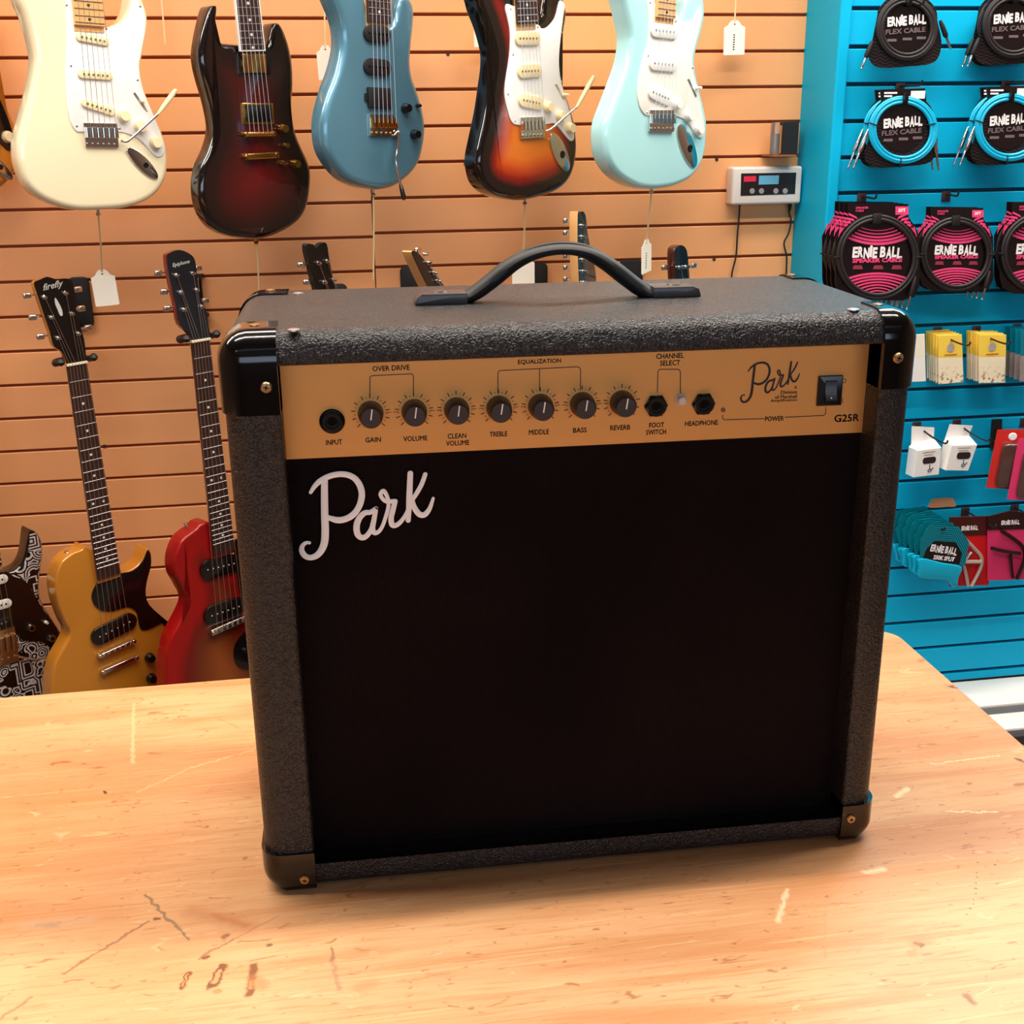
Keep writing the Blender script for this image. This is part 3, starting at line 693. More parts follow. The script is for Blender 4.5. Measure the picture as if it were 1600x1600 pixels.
def innerx_y(o): return (max(b for a, b in o)+min(b for a, b in o))/2-20
class Guitar:
    def __init__(s, label, anchor, dist, phi, outline, bmat, T=.044, r=.009, grid=0, sub=4, side=1, innerx=None, innerf=.2):
        q = on_wall(*anchor, DO-dist)
        s.t = thing('electric_guitar', label, 'guitar', q, phi); s.F = Frame(q, phi); s.T = T; s.phi = phi
        if outline:
            P = ccw([(x, -y) for x, y in outline]); Nn = normals2(P); L_ = []
            for (x, y), n_ in zip(P, Nn):
                k = max(0, min(1, (-n_[0]+.3)/.6))*side
                if innerx and x > innerx and -y > min(b for a_, b in outline)+0 and -y < innerx_y(outline): k *= innerf
                L_.append(s.F.h2(x, -y, -(T-r*.7)*k - (r*.5)*(1-k)))
            s.out = catmull(L_, sub)
        else: s.out = None
        if s.out:
            bm = bmesh.new(); slab(bm, s.out, 0, T, r, 5, grid=grid, rb=r*.35); s.body = finish('body', bm, bmat, s.t, ang=45)
    def at(s, x, y, w=0): return s.F.hit(x, y, w)
    def poly(s, name, P, m, w0, w1, parent=None, sub=0, r=0, label=None):
        q = [s.F.h2(x, y, w1) for x, y in P]
        if sub: q = catmull(q, sub)
        bm = bmesh.new(); slab(bm, q, -w1, -w0, r, 2, rb=0 if r else None)
        o = finish(name, bm, m, parent or s.t)
        if label: o['label'] = label
        return o
    def pill(s, name, a, b, wpx, m, w0=.001, w1=.006, poles=None, npole=6, pr=.0022):
        A, B = Vector(s.F.h2(*a, w1)), Vector(s.F.h2(*b, w1)); d = (B-A); l = d.length; d /= l; n_ = Vector((-d.y, d.x))
        h = s.F.sc(*a)*wpx/2*1.15; R_ = min(h, l/2)
        pts = []
        ang0 = math.atan2(d.y, d.x)
        for c, a0 in ((B-d*R_, ang0-PI/2), (A+d*R_, ang0+PI/2)):
            pts += [(c.x+R_*math.cos(a0+PI*k/8), c.y+R_*math.sin(a0+PI*k/8)) for k in range(9)]
        bm = bmesh.new(); slab(bm, pts, -w1, -w0, .0012, 2, rb=0); o = finish(name, bm, m, s.t)
        if poles:
            for k in range(npole):
                c = A+d*(l*(.17+.66*k/(npole-1))); bm = bmesh.new(); cyl(bm, (c.x, -w1+.0004, c.y), (0, -1, 0), pr, .0010, 10); finish('pole_piece', bm, poles, o)
        return o
    def knob(s, x, y, m, r=.012, h=.014, name='control_knob', top=None, w0=.002):
        p = s.F.hit(x, y, h*.6+w0); bm = bmesh.new()
        lathe(bm, [(r, 0), (r, .003), (r*.82, h*.75), (r*.75, h), (0, h)], (p.x, -w0, p.z), (0, -1, 0), 20)
        o = finish(name, bm, m, s.t, ang=30)
        if top:
            bm = bmesh.new(); cyl(bm, (p.x, -w0-h, p.z), (0, -1, 0), r*.55, .0006, 16); finish('knob_cap', bm, top, o)
        return o
    def screws(s, P, m, w=.0025):
        for x, y in P:
            p = s.F.hit(x, y, w); bm = bmesh.new(); lathe(bm, [(.0026, 0), (.0015, .0008), (0, .0008)], (p.x, -w, p.z), (0, -1, 0), 8); finish('screw', bm, m, s.t)
    def strat_bridge(s, Q, m, w=.003, sad=None):
        a, b, c, d = [Vector(s.F.h2(*q, w)) for q in Q]     # tl tr br bl
        bm = bmesh.new(); slab(bm, [tuple(v) for v in (a, b, c, d)], -w-.002, -.001, 0); o = finish('bridge', bm, m, s.t)
        for k in range(6):
            u = (k+.5)/6; t0 = a.lerp(b, u); t1 = d.lerp(c, u); e = (t1-t0)
            p0 = t0+e*.18; p1 = t0+e*.62; wd = (b-a).length/6*.42
            ax = Vector((b-a)).normalized()*wd
            bm = bmesh.new(); slab(bm, [tuple(p0-ax), tuple(p0+ax), tuple(p1+ax), tuple(p1-ax)], -w-.010, -w-.0015, .0015, 2, rb=0); finish('saddle', bm, sad or m, o)
            p2 = t0+e*.86; bm = bmesh.new(); cyl(bm, (p2.x, -w-.002, p2.y), (0, -1, 0), wd*.7, .004, 10); finish('height_screw', bm, sad or m, o)
        s.bend = [(lambda t0, t1: (t0.x+(t1.x-t0.x)*.4, -w-.0105, t0.y+(t1.y-t0.y)*.4))(a.lerp(b, (k+.5)/6), d.lerp(c, (k+.5)/6)) for k in range(6)]
        return o
    def arm(s, P, tip, m, mt, w=(.008, .03), r=.0026):
        n = len(P); bm = bmesh.new(); q = [s.F.hit(x, y, w[0]+(w[1]-w[0])*i/(n-1)) for i, (x, y) in enumerate(P)]
        tube(bm, catmull([tuple(v) for v in q], 5, False), r, 10); o = finish('tremolo_arm', bm, m, s.t)
        a, b = q[-1], s.F.hit(*tip, w[1]+.01); d = b-a; l = d.length; bm = bmesh.new()
        lathe(bm, [(.0028, -.002), (.0045, l*.25), (.0052, l*.7), (.004, l*.95), (0, l)], a, d, 14); finish('arm_tip', bm, mt, o); return o
    def jack(s, c, L_, wd, ang, m):
        p = s.F.hit(*c, .003); sc_ = s.F.sc(*c); a = math.radians(ang); h, v = L_*sc_/2, wd*sc_/2
        pts = [(p.x+h*math.cos(t)*math.cos(a)-v*math.sin(t)*math.sin(a), p.z-h*math.cos(t)*math.sin(a)-v*math.sin(t)*math.cos(a)) for t in [2*PI*k/28 for k in range(28)]]
        bm = bmesh.new(); slab(bm, pts, -.0035, -.0005, .0015, 2, rb=0); o = finish('jack_plate', bm, m, s.t)
        bm = bmesh.new(); lathe(bm, [(v*.42, 0), (v*.36, .0008), (v*.25, .0008), (v*.2, -.001), (0, -.001)], (p.x+h*.15, -.0036, p.z-h*.1), (0, -1, 0), 18); finish('socket', bm, M_blk, o)
    def button(s, x, y, up=-1, m=None):
        p = s.F.hit(x, y, -s.T*.5); bm = bmesh.new()
        lathe(bm, [(.003, 0), (.003, .006), (.0055, .009), (.0045, .012), (0, .012)], p + Vector((0, 0, -up*.004)), (0, 0, up), 14); finish('strap_button', bm, m or M_chrome, s.t)
        s.btn = s.F.world(p + Vector((0, 0, up*.006)))
    def neck(s, end, top, we, wn, nut=None, Lb=.46, scale=.648, board=M_maple, wood=M_maple, dots=M_blk, style='strat', head=None, headmat=None,
             raise_=.010, posts=None, buttons=None, headT=.015, binding=None, bridge_c=None, frets=21, double=False, knobm=None, headw=None):
        """end/top: px of the fretboard centre line at the body end and higher up"""
        wf = raise_
        e = Vector(s.F.h2(*end, wf)); t_ = Vector(s.F.h2(*top, wf)); d = (t_-e).normalized()
        if nut: nu = Vector(s.F.h2(*nut, wf)); Lb = (nu-e).length; d = (nu-e).normalized()
        else: nu = e+d*Lb
        x_ = Vector((d.y, -d.x))                       # to the treble side (right)
        s.nu, s.d, s.x_, s.e = nu, d, x_, e
        def q(u, v): p = nu + x_*u - d*v; return (p.x, p.y)     # v down from the nut
        s.q = q
        bm = bmesh.new(); slab(bm, [q(-wn/2, 0), q(wn/2, 0), q(we/2, Lb), q(-we/2, Lb)], -wf, -wf+.006, .0008, 1, rb=0)
        fb = finish('fretboard', bm, board, s.t)
        if binding:
            bm = bmesh.new(); slab(bm, [q(-wn/2-.0022, 0), q(wn/2+.0022, 0), q(we/2+.0022, Lb+.0022), q(-we/2-.0022, Lb+.0022)], -wf+.0004, -wf+.006, 0); finish('binding', bm, binding, fb)
        # neck shaft: half-round section
        bm = bmesh.new(); rings = []
        for k in range(9):
            v = (Lb+.01)*k/8; hw = (wn+(we-wn)*v/Lb)/2
            p = nu - d*v
            dep = .015+.004*k/8
            rings.append([bm.verts.new((p.x+x_.x*hw*math.cos(a), -wf+.0055+dep*abs(math.sin(a)), p.y+x_.y*hw*math.cos(a))) for a in [PI*j/10 for j in range(11)]])
        for a, b in zip(rings, rings[1:]):
            for k in range(10): bm.faces.new((a[k], a[k+1], b[k+1], b[k]))
            bm.faces.new((a[0], a[-1], b[-1], b[0]))
        bm.faces.new(rings[0]); bm.faces.new(rings[-1])
        sh = finish('neck', bm, wood, s.t)
        for n_ in range(1, frets+1):
            v = scale*(1-2**(-n_/12))
            if v > Lb-.004: break
            hw = (wn+(we-wn)*v/Lb)/2-.0006
            a, b = q(-hw, v), q(hw, v)
            bm = bmesh.new(); tube(bm, [(a[0], -wf-.0003, a[1]), (b[0], -wf-.0003, b[1])], .0010, 6); finish('fret', bm, M_steel, fb)
        for n_ in (3, 5, 7, 9, 12, 15, 17, 19, 21):
            if n_ > frets: break
            v = scale*(1-(2**(-n_/12)+2**(-(n_-1)/12))/2)
            for u in ((-.012, .012) if n_ == 12 else (0,)):
                a = q(u, v); bm = bmesh.new(); cyl(bm, (a[0], -wf+.0002, a[1]), (0, -1, 0), .0028, .0004, 12); finish('fret_dot', bm, dots, fb)
        bm = bmesh.new(); slab(bm, [q(-wn/2-.0005, -.0035), q(wn/2+.0005, -.0035), q(wn/2+.0005, .0015), q(-wn/2-.0005, .0015)], -wf-.003, -wf+.005, .0008, 1, rb=0); finish('nut', bm, M_nut, s.t)
        # headstock
        hf = -wf+.004 if style == 'strat' else -wf+.003
        if head: H_ = [s.F.h2(x, y, -hf) for x, y in head]; H_ = catmull(H_, 3) if headw is None else H_
        elif style == 'strat': H_ = catmull([q(a, -b) for a, b in ((-.0215, 0), (-.023, .02), (-.028, .045), (-.030, .10), (-.031, .155), (-.018, .185), (.006, .192), (.026, .182), (.034, .160), (.030, .135), (.018, .115), (.024, .09), (.030, .06), (.026, .03), (.0215, 0))], 3)
        else: H_ = catmull([q(a, -b) for a, b in ((-.0215, 0), (-.026, .025), (-.036, .06), (-.040, .12), (-.042, .155), (-.022, .165), (0, .158), (.022, .165), (.042, .155), (.040, .12), (.036, .06), (.026, .025), (.0215, 0))], 3)
        bm = bmesh.new(); slab(bm, H_, hf, hf+headT, .0012, 2)
        hd = finish('headstock', bm, wood, s.t)
        if headmat:
            bm = bmesh.new(); slab(bm, H_, hf-.0012, hf+.0006, 0); finish('head_veneer', bm, headmat, hd)
        s.hf = hf-.0012; s.hd = hd
        if posts is None and style == 'strat': PP = [q(-.016-.001*k, -(.028+.024*k)) for k in range(6)]
        elif posts is None: PP = [q(u, -(.045+.035*k)) for u in (-.024, .024) for k in (2, 1, 0)]
        else: PP = [s.F.h2(x, y, -hf+.002) for x, y in posts]
        s.posts = PP
        for a in PP:
            bm = bmesh.new(); lathe(bm, [(.0048, 0), (.0044, .0014), (.0030, .002), (.0026, .009), (.0030, .010), (0, .0105)], (a[0], s.hf, a[1]), (0, -1, 0), 14); finish('tuning_post', bm, M_chrome, s.t)
        if buttons is None:
            for i, a in enumerate(PP):
                sgn = -1 if (style == 'strat' or i < 3) else 1
                c = Vector((a[0], hf+headT*.6, a[1])) + Vector((x_.x, 0, x_.y))*sgn*(.026 if style == 'strat' else .030)
                s.tbutton(c, Vector((x_.x, 0, x_.y))*sgn, knobm)
        else:
            for x, y, sgn in buttons:
                c = s.F.hit(x, y, -(hf+headT*.6)); s.tbutton(c, Vector((x_.x, 0, x_.y))*sgn, knobm)
        # strings
        be = getattr(s, 'bend', None)
        if be:
            for k in range(6):
                u = -wn*.40+wn*.80*k/5; nq = q(u, 0)
                if style == 'strat': pt = PP[k] if k < len(PP) else PP[-1]
                else: pt = (PP[2-k] if k < 3 else PP[k]) if len(PP) >= 6 else PP[min(k, len(PP)-1)]
                bm = bmesh.new(); tube(bm, [be[k], (nq[0], -wf-.0034, nq[1]), (pt[0], s.hf-.004, pt[1])], .0004 if k > 2 else .0005, 5); finish('string', bm, M_steel, s.t)
    def tbutton(s, c, out, m=None):
        bm = bmesh.new(); cyl(bm, c - out*.016, out, .0022, .014, 8)
        vs = box(bm, (0, 0, 0), (.0165, .0085, .012), bev=.0035, seg=3)
        M_ = Matrix.Rotation(math.atan2(out.z, out.x), 3, 'Y').inverted() if False else Matrix.Identity(3)
        for v in vs: v.co = v.co + Vector(c)
        finish('tuning_button', bm, m or M_chrome, s.t)
    def tom(s, a, b, m, name='bridge', hgt=.012, rad=.0045, saddles=True, w0=.002, bolts=True):
        A, B = s.F.hit(*a, hgt), s.F.hit(*b, hgt); d = (B-A); bm = bmesh.new()
        n_ = Vector((-d.z, 0, d.x)).normalized()*rad
        slab(bm, [(p.x, p.z) for p in (A-n_, A+n_, B+n_, B-n_)], -hgt, -hgt+.008, .0022, 3); o = finish(name, bm, m, s.t)
        if bolts:
            for p in (A+d*.05, B-d*.05):
                bm = bmesh.new(); lathe(bm, [(.0055, 0), (.0055, hgt-.001), (.004, hgt+.002), (0, hgt+.002)], (p.x, -.0005, p.z), (0, -1, 0), 14); finish('stud', bm, m, o)
        if saddles:
            for k in range(6):
                c = A+d*(.14+.72*k/5); bm = bmesh.new(); box(bm, (c.x, -hgt-.001, c.z), (.0055, .004, rad*1.3), bev=.001); finish('saddle', bm, m, o)
        return [tuple(A+d*(.14+.72*k/5)+Vector((0, -.003, 0))) for k in range(6)]
    def humbucker(s, Q, C, mr, mc, poles=None, w1=.008):
        s.poly('pickup_ring', Q, mr, .0, .0035, r=.001)
        o = s.poly('pickup', C, mc, .001, w1, r=.0015)
        if poles:
            a, b = Vector(s.F.h2(*poles[0], w1)), Vector(s.F.h2(*poles[1], w1))
            for k in range(6):
                c = a.lerp(b, k/5); bm = bmesh.new(); cyl(bm, (c.x, -w1+.0003, c.y), (0, -1, 0), .0022, .001, 10); finish('pole_piece', bm, mc, o)
        return o

M_wpg = mat('white_pickguard', (246, 244, 240), .3, coat=.6); M_bpg = mat('black_pickguard', (16, 10, 10), .2, coat=.6)
M_minth = mat('mint_pickguard', (244, 242, 232), .3, coat=.6)
M_ivory = paint('vintage_white_paint', (246, 233, 196)); M_sonic = paint('pale_blue_paint', (176, 230, 232))
M_lake = mat('metallic_blue_paint', (92, 144, 168), .3, metal=.4, coat=1)
PHI = .66

WB = [(17,0),(28,23),(38,53),(45,85),(45.5,104),(40,136),(30,176),(20,212),(18,234),(21,259),(32,287),(53,308),(85,322),(117,328),(149,328),(191,325),(223,316),(244,302),(258,280),(262,255),(260,229),(253,206),(240,176),(225,138),(220,106),(223,85),(229,53),(230.5,28),(225,8),(214,-14),(203,-17),(200,-4),(196,17),(187,33),(176,39),(160,42),(135,25),(112,-15),(90,-42),(66,-72),(42,-95),(22,-104),(6,-96),(0,-70),(6,-35)]
g = Guitar('cream white electric guitar with white pickguard at upper left of orange wall', (140, 150), .30, PHI-.10, WB, M_ivory, r=.013, innerx=135)
g.poly('pickguard', [(102,0),(104,30),(104,70),(102,105),(104,150),(109,185),(119,204),(132,206),(185,206),(200,209),(216,216),(230,230),(242,243),(251,245),(257,236),(255,222),(250,207),(238,176),(223,140),(217,106),(220,85),(226,53),(227.5,28),(223,12),(214,2),(205,3),(202,18),(192,36),(178,43),(160,44),(135,40),(114,5),(106,-8)], M_wpg, 0, .0025, sub=3, r=.001)
for a, b in (((119,56),(172,66)),((122,115),(177,119)),((128,159),(181,176))): g.pill('pickup', a, b, 11, M_cream, .001, .007, M_steel)
g.strat_bridge([(130,192),(182,193),(185,230),(134,229)], M_chrome)
g.arm([(190,220),(200,220),(222,201),(248,177)], (276,139), M_chrome, M_cream, w=(.006,.034))
for x, y in ((195,181),(221,198),(245,223)): g.knob(x, y, M_cream)
g.poly('switch_slot', [(208,146),(211,144),(230,171),(227,173)], M_steel, .002, .0032); g.knob(225, 158, M_cream, .0035, .014, 'switch_tip')
g.jack((223,255), 62, 20, 47, M_chrome); g.screws([(104,8),(219,10),(111,103),(215,125),(120,197),(166,45),(229,173),(187,201)], M_steel)
g.bend = g.bend; g.neck((141, 40), (137.5, 0), .056, .042, board=M_maple, dots=M_blk, style='strat')
g.button(153, 330); GW = g

g = Guitar('natural amber electric guitar with black pickguard, cut off by the left edge of the photo', (-95, 150), .17, PHI, off([(x, y*.98-12) for x, y in WB], -232, 0), burst('amber_body', [(0, (176, 104, 30)), (.03, (196, 120, 36)), (.12, (206, 132, 44))], wood=1), r=.012, grid=.012, innerx=-97)
g.poly('pickguard', off([(102,-12),(104,60),(102,105),(109,185),(119,196),(185,196),(212,206),(234,226),(246,236),(253,228),(250,200),(238,168),(223,132),(217,98),(223,53),(226,20),(214,-8),(205,-3),(192,30),(160,38),(114,-5)], -232, 0), M_bpg, 0, .0025, sub=3, r=.001)
for a, b in (((119,50),(172,60)),((122,108),(177,112)),((128,152),(181,169))): g.pill('pickup', (a[0]-232, a[1]), (b[0]-232, b[1]), 11, M_cream, .001, .007, M_steel)
g.strat_bridge([(x-232, y-9) for x, y in ((130,192),(182,193),(185,230),(134,229))], M_chrome)
for x, y in ((195,172),(221,189),(246,214)): g.knob(x-232, y, M_cream)
g.jack((-4, 258), 62, 20, 47, M_chrome); g.neck((141-232, 32), (137.5-232, -8), .056, .042, board=M_maple, dots=M_blk); g.button(153-232, 312); GO = g

SGO = [(315.6,13),(327.5,10),(336,12),(337,31),(339,50),(345,65),(352,68),(370,70),(392,72),(410,71),(417,64),(422,40),(428,36),(436,37),(444,50),(452,73),(457,102),(458,133),(456,166),(460.6,202),(470,228),(481,252),(485.5,273),(483,306),(475,333),(458,352),(432,366),(403.5,373),(375,372),(346.5,367),(323,354),(306,328),(300,295),(304,261),(316,233),(323,209),(323,190),(316,157),(305,119),(300,90),(302.6,64),(308.5,36)]
g = Guitar('dark wine red double-cut electric guitar with pointed horns and gold hardware', (392, 200), .22, PHI, SGO, burst('wine_burst', [(0, (14, 6, 7)), (.03, (26, 8, 8)), (.07, (66, 8, 10)), (.16, (112, 10, 16))], wood=1.2), r=.012, grid=.012, T=.038, innerx=390)
Q = lambda x0, y0, x1, y1, sk=0: [(x0, y0), (x1, y0+sk), (x1+2, y1+sk), (x0+2, y1)]
g.humbucker(Q(371,81,421,116), Q(379,84,415,114), M_bpg, M_gold); g.humbucker(Q(378,161,427,194), Q(386,163,424,191), M_gold, M_blk, ((392,187),(421,187)))
g.bend = g.tom((383,210), (431,209), M_gold, 'bridge', .013); g.tom((384,245), (436,242), M_gold, 'tailpiece', .012, .006, False)
g.bend = [(p[0], p[1], p[2]) for p in g.bend]
for x, y in ((444,201),(463,256)): g.knob(x, y, M_gold, .010, .016)
g.knob(448, 227, M_gold, .006, .014, 'selector_switch'); g.knob(443, 255, M_gold, .006, .010, 'small_knob')
g.neck((395.5, 78), (387, 0), .054, .042, board=M_rose, wood=mat('wine_neck', (40, 12, 12), .2, coat=1), dots=M_pearl, style='gibson', headmat=M_blk, scale=.628, Lb=.44, binding=M_white, raise_=.012); g.button(400, 375, m=M_gold); GS = g

LB = [(502.7,0),(514,27),(520,51.6),(520,78),(513,109),(500.6,144),(492,177),(490,202),(494,233),(507,258),(527,280),(550,291),(573,295),(591,296),(616,291),(637,276),(653,256),(661,229),(664,202),(661,175),(653,146),(644,120),(641,97),(643,68),(646,41),(646.7,18),(643,3),(637,-4),(628,-8),(619,-3),(615,8),(612,24),(606,36),(590,38),(576,30),(570,0),(562,-25),(550,-52),(530,-74),(508,-82),(492,-72),(488,-48),(494,-20)]
g = Guitar('metallic blue electric guitar with black pickups and no pickguard', (577, 150), .24, PHI, LB, M_lake, r=.016, innerx=590)
for a, b in (((570,51),(611,55)),((570,103),(612,107))): g.pill('pickup', a, b, 17, M_blkm, .0, .006, M_blk)
g.humbucker([(575,136),(612,138),(613,171),(577,169)], [(576,137),(611,139),(612,170),(578,168)], M_blk, M_blkm)
g.poly('pickup_tab', [(571,146),(577,145),(577,158),(571,157)], M_blkm, 0, .004)
g.strat_bridge([(577,178),(614,179),(623,213),(578,212)], M_chrome, sad=M_gold); g.arm([(616,212),(623,206),(621,232),(619,254),(626,289)], (632,313), M_chrome, M_blk, w=(.008,.02))
g.knob(637,169,M_blk,.010,.015); g.knob(651,210,M_blk,.010,.015); g.knob(655,165,M_blk,.004,.012,'selector_switch')
g.neck((593.5, 36), (592.5, 0), .056, .043, board=M_rose, wood=M_maple, dots=M_pearl, style='strat', Lb=.47, frets=22); g.button(583, 300); GB = g

SB = [(727.5,0),(732.7,18.6),(743,45),(752,78),(753,103),(749,134),(743,175),(733.7,218.6),(729,243),(729.6,264),(737,287),(755,303),(780,310.4),(809,312.5),(838,308),(867,299),(885,285),(895.6,264),(900,237),(900,216.6),(896.7,192),(889.5,165),(881,140),(876,115.5),(875.4,91),(879,58),(884,27),(883,10),(878,-4),(870,-11),(858,-14),(848,-8),(845,4),(843,17),(839,28),(822,34),(808,20),(803,-8),(785,-32),(765,-58),(745,-76),(728,-80),(716,-70),(713,-48),(719,-20)]
g = Guitar('red and orange sunburst electric guitar with white pickguard', (818, 150), .24, PHI, SB, burst('three_tone_burst', [(0, (12, 6, 6)), (.028, (18, 6, 5)), (.045, (130, 18, 6)), (.064, (186, 66, 8)), (.085, (206, 104, 18)), (.14, (206, 112, 26))]), r=.011, grid=.008, innerx=822)
g.poly('pickguard', [(790.4,14),(792.5,6),(801,9),(808,13),(812,36),(840,38),(846,44),(856,42),(868,27),(874,4),(878,1),(883,8),(881,22),(877.5,50),(874,85),(874.5,110),(879,136),(889,169),(896,200),(897.5,216),(893,220.5),(886,215),(875,201),(866,193),(854,194),(811,195.5),(800,190),(794.6,175),(789.4,150.6),(790.4,128),(796.6,86.6),(797.7,51.6),(793,26)], M_wpg, 0, .0025, sub=3, r=.001)
for a, b in (((806,60),(845,60)),((810,112),(847,110)),((812,155),(849,163))): g.pill('pickup', a, b, 12, M_cream, .001, .007, M_brass)
g.strat_bridge([(812.7,183.6),(847,182.5),(850,214.5),(814,216.6)], M_chrome); g.arm([(852,205),(862,201),(880,185),(902,166)], (929,117), M_chrome, M_cream, w=(.006,.032))
for x, y in ((859,167),(878,181),(893,200)): g.knob(x, y, M_cream)
g.jack((875.4,238), 46, 19, 55, M_chrome); g.poly('switch_slot', [(867,132),(870,131),(882,154),(880,156)], M_steel, .002, .0032); g.knob(886,148,M_cream,.0035,.014,'switch_tip')
g.screws([(798,14),(840,42),(877,51),(802,85),(794,147),(805,189),(851,186),(877,128),(889,169)], M_steel)
g.neck((825, 37), (823, 0), .056, .042, board=M_rose, wood=M_maple, dots=M_pearl); g.button(820, 314); GR = g

SN = [(954,0),(959.7,22.5),(966,50.6),(967,69),(962.5,97.5),(951,131),(938,165),(928.8,191),(926.5,215.6),(929.7,242),(938,260.6),(953,277.5),(975.6,290.6),(1000,295),(1026,294.8),(1056,289.7),(1079,277.5),(1094,257),(1101,232.5),(1103,206),(1103,188),(1098.4,165),(1092,139),(1086,112.5),(1085,90),(1090,69),(1097,43),(1100,22.5),(1099,4),(1094,-8),(1083,-13),(1073,-10),(1066,0),(1062,14),(1056,25),(1040,30),(1028,12),(1022,-10),(1004,-34),(985,-60),(968,-75),(952,-80),(940,-70),(938,-45),(946,-20)]
g = Guitar('pale sky blue electric guitar with white pickguard, nearest the teal pillar', (1030, 150), .24, PHI-.06, SN, M_sonic, r=.013, innerx=1042)
g.poly('pickguard', [(1012,0),(1014,28),(1013,65),(1005.6,90),(999,120),(996.6,142.5),(999,163),(1005.6,176),(1015,181),(1050,181),(1062,183),(1073,189),(1082.5,202.5),(1090,213),(1096,216),(1100,210),(1100,192),(1095.5,166),(1089,139),(1083,112),(1082,90),(1087,69),(1094,43),(1097,22),(1094,8),(1089,20),(1080,32),(1068,34),(1058,30),(1040,29),(1027,12),(1019,-4)], M_minth, 0, .0025, sub=3, r=.001)
for a, b in (((1018,46),(1060,51)),((1016,98),(1058,102)),((1015,141),(1050,157))): g.pill('pickup', a, b, 12, M_white, .001, .007, M_steel)
g.strat_bridge([(1015,172),(1051.6,172),(1052,206),(1014,205)], M_chrome)
for x, y in ((1060,162),(1079,181),(1094,202)): g.knob(x, y, M_white)
g.jack((1074.6,228), 50, 19, 55, M_chrome); g.poly('switch_slot', [(1074,124),(1077,123),(1089,150),(1087,152)], M_steel, .002, .0032); g.knob(1093,137,M_white,.0035,.014,'switch_tip')
g.screws([(1016,4),(1056,33),(1013,87),(1011,176),(1053,184),(1082,106)], M_steel)
g.neck((1041.5, 28), (1043, 0), .056, .042, board=M_maple, dots=M_blk); g.button(1018, 296); GP = g

# ---- lower row
AU = [(133,853),(118,854),(100,857.5),(81.6,874),(73.7,902.5),(77,933),(87,961.6),(96,981),(90,998),(74.5,1026),(67.5,1060),(68,1100),(80,1140),(108,1170),(155,1186),(205,1180),(245,1158),(272,1120),(281,1080),(280,1035),(268,990),(250,965),(233,946),(228,928),(230,908),(236,885),(236,866),(231,856),(226,863),(218,879),(205,889),(190,893),(172,888),(152,866)]
g = Guitar('gold single-cut electric guitar with black pickguard hanging low on the left', (160, 950), .20, PHI, AU, mat('gold_top_paint', (204, 132, 38), .28, metal=.15, coat=1), T=.045, r=.005, innerx=165, innerf=0)
g.poly('pickguard', [(155,909),(150,915),(145,925),(144,936),(149,947),(160,954.5),(177,955),(190,951),(202,949),(213,956),(216,968),(219,981),(226,985),(239,981),(250,975),(262,972),(268,992),(250,963),(233,944),(228,928),(230,908),(236,885),(236,868),(231,860),(223,878),(208,892),(190,896),(172,903)], M_bpg, 0, .003, sub=3, r=.001)
g.pill('pickup', (144,1001), (214,966), 24, M_bpg, .0, .007, M_pearl, pr=.0016)
g.bend = g.tom((155,1027), (213,1001), M_chrome, 'bridge', .012); g.tom((160,1052), (217,1027), M_chrome, 'tailpiece', .011, .0055, False)
g.knob(236,1029,M_blk,.012,.014); g.knob(238.5,1061,M_blk,.012,.014)
g.neck((171.5, 901), None or (121, 569), .054, .043, nut=(120.5, 569), scale=.628, board=M_rose, wood=mat('amber_neck', (196, 124, 40), .25, coat=1), dots=M_pearl, style='gibson', raise_=.012, frets=22,
       head=[(53,442),(62,437),(72.5,432.5),(80,434),(88,436),(104,435),(112,440),(117,460),(118,480),(124,505),(131,530),(134,555),(136,567),(121,571),(106,573),(103,562),(97,550),(84,541),(78,520),(68,490),(58,460)], headmat=M_bpg,
       posts=[(69,464.5),(80,496),(90,528),(102,458),(112,490),(122,521)], buttons=[(42,462,-1),(51,496,-1),(63,526,-1),(122,452,1),(127,482,1),(138,512,1)])
c = g.F.hit(83, 447, -g.hf); text_mesh('firefly', M_pearl, g.hd, (c.x, g.hf-.0003, c.z), width=.044, shear=.4, rot=.12, bold=.01)
bm = bmesh.new(); lf = [g.F.h2(x, y, -g.hf) for x, y in ((86,465),(91,472),(96,482),(98,492),(94,493),(90,484),(86,474))]; slab(bm, catmull(lf, 3), g.hf-.0004, g.hf, 0); finish('leaf_inlay', bm, M_pearl, g.hd)
g.button(105, 866, 1); GA = g

RD = [(330,818),(306,815),(292.5,819.5),(270,838),(259,866),(260,891),(270,910),(280,933),(270,959),(254,990),(247,1023),(246,1057),(250,1100),(266,1140),(300,1172),(345,1184),(390,1176),(425,1152),(446,1115),(452,1070),(446,1030),(428,992),(410,968),(400,945),(400,920),(408,895),(414,870),(410,852),(400,846),(393,856),(384,870),(370,872),(352,850)]
g = Guitar('worn cherry red single-cut electric guitar beside the left end of the amplifier', (345, 950), .20, PHI, RD, burst('cherry_burst', [(0, (150, 4, 6)), (.03, (156, 4, 4)), (.055, (112, 12, 6)), (.085, (112, 42, 12)), (.15, (158, 80, 26))], wood=1.8, rough=.3, coat=.35), T=.045, r=.006, grid=.012, innerx=345, innerf=0)
g.poly('pickguard', [(366,848),(372,842),(380,850),(384,872),(386,900),(383,935),(378,940),(372,905),(368,875)], M_bpg, 0, .003, sub=2)
g.pill('pickup', (314,893), (376,878), 24, M_bpg, .0, .007, M_pearl, pr=.0016); g.pill('pickup', (320,966), (384,944), 24, M_bpg, .0, .007, M_pearl, pr=.0016)
g.bend = g.tom((331,990), (388,965), M_chrome, 'wraparound_bridge', .013, .0075)
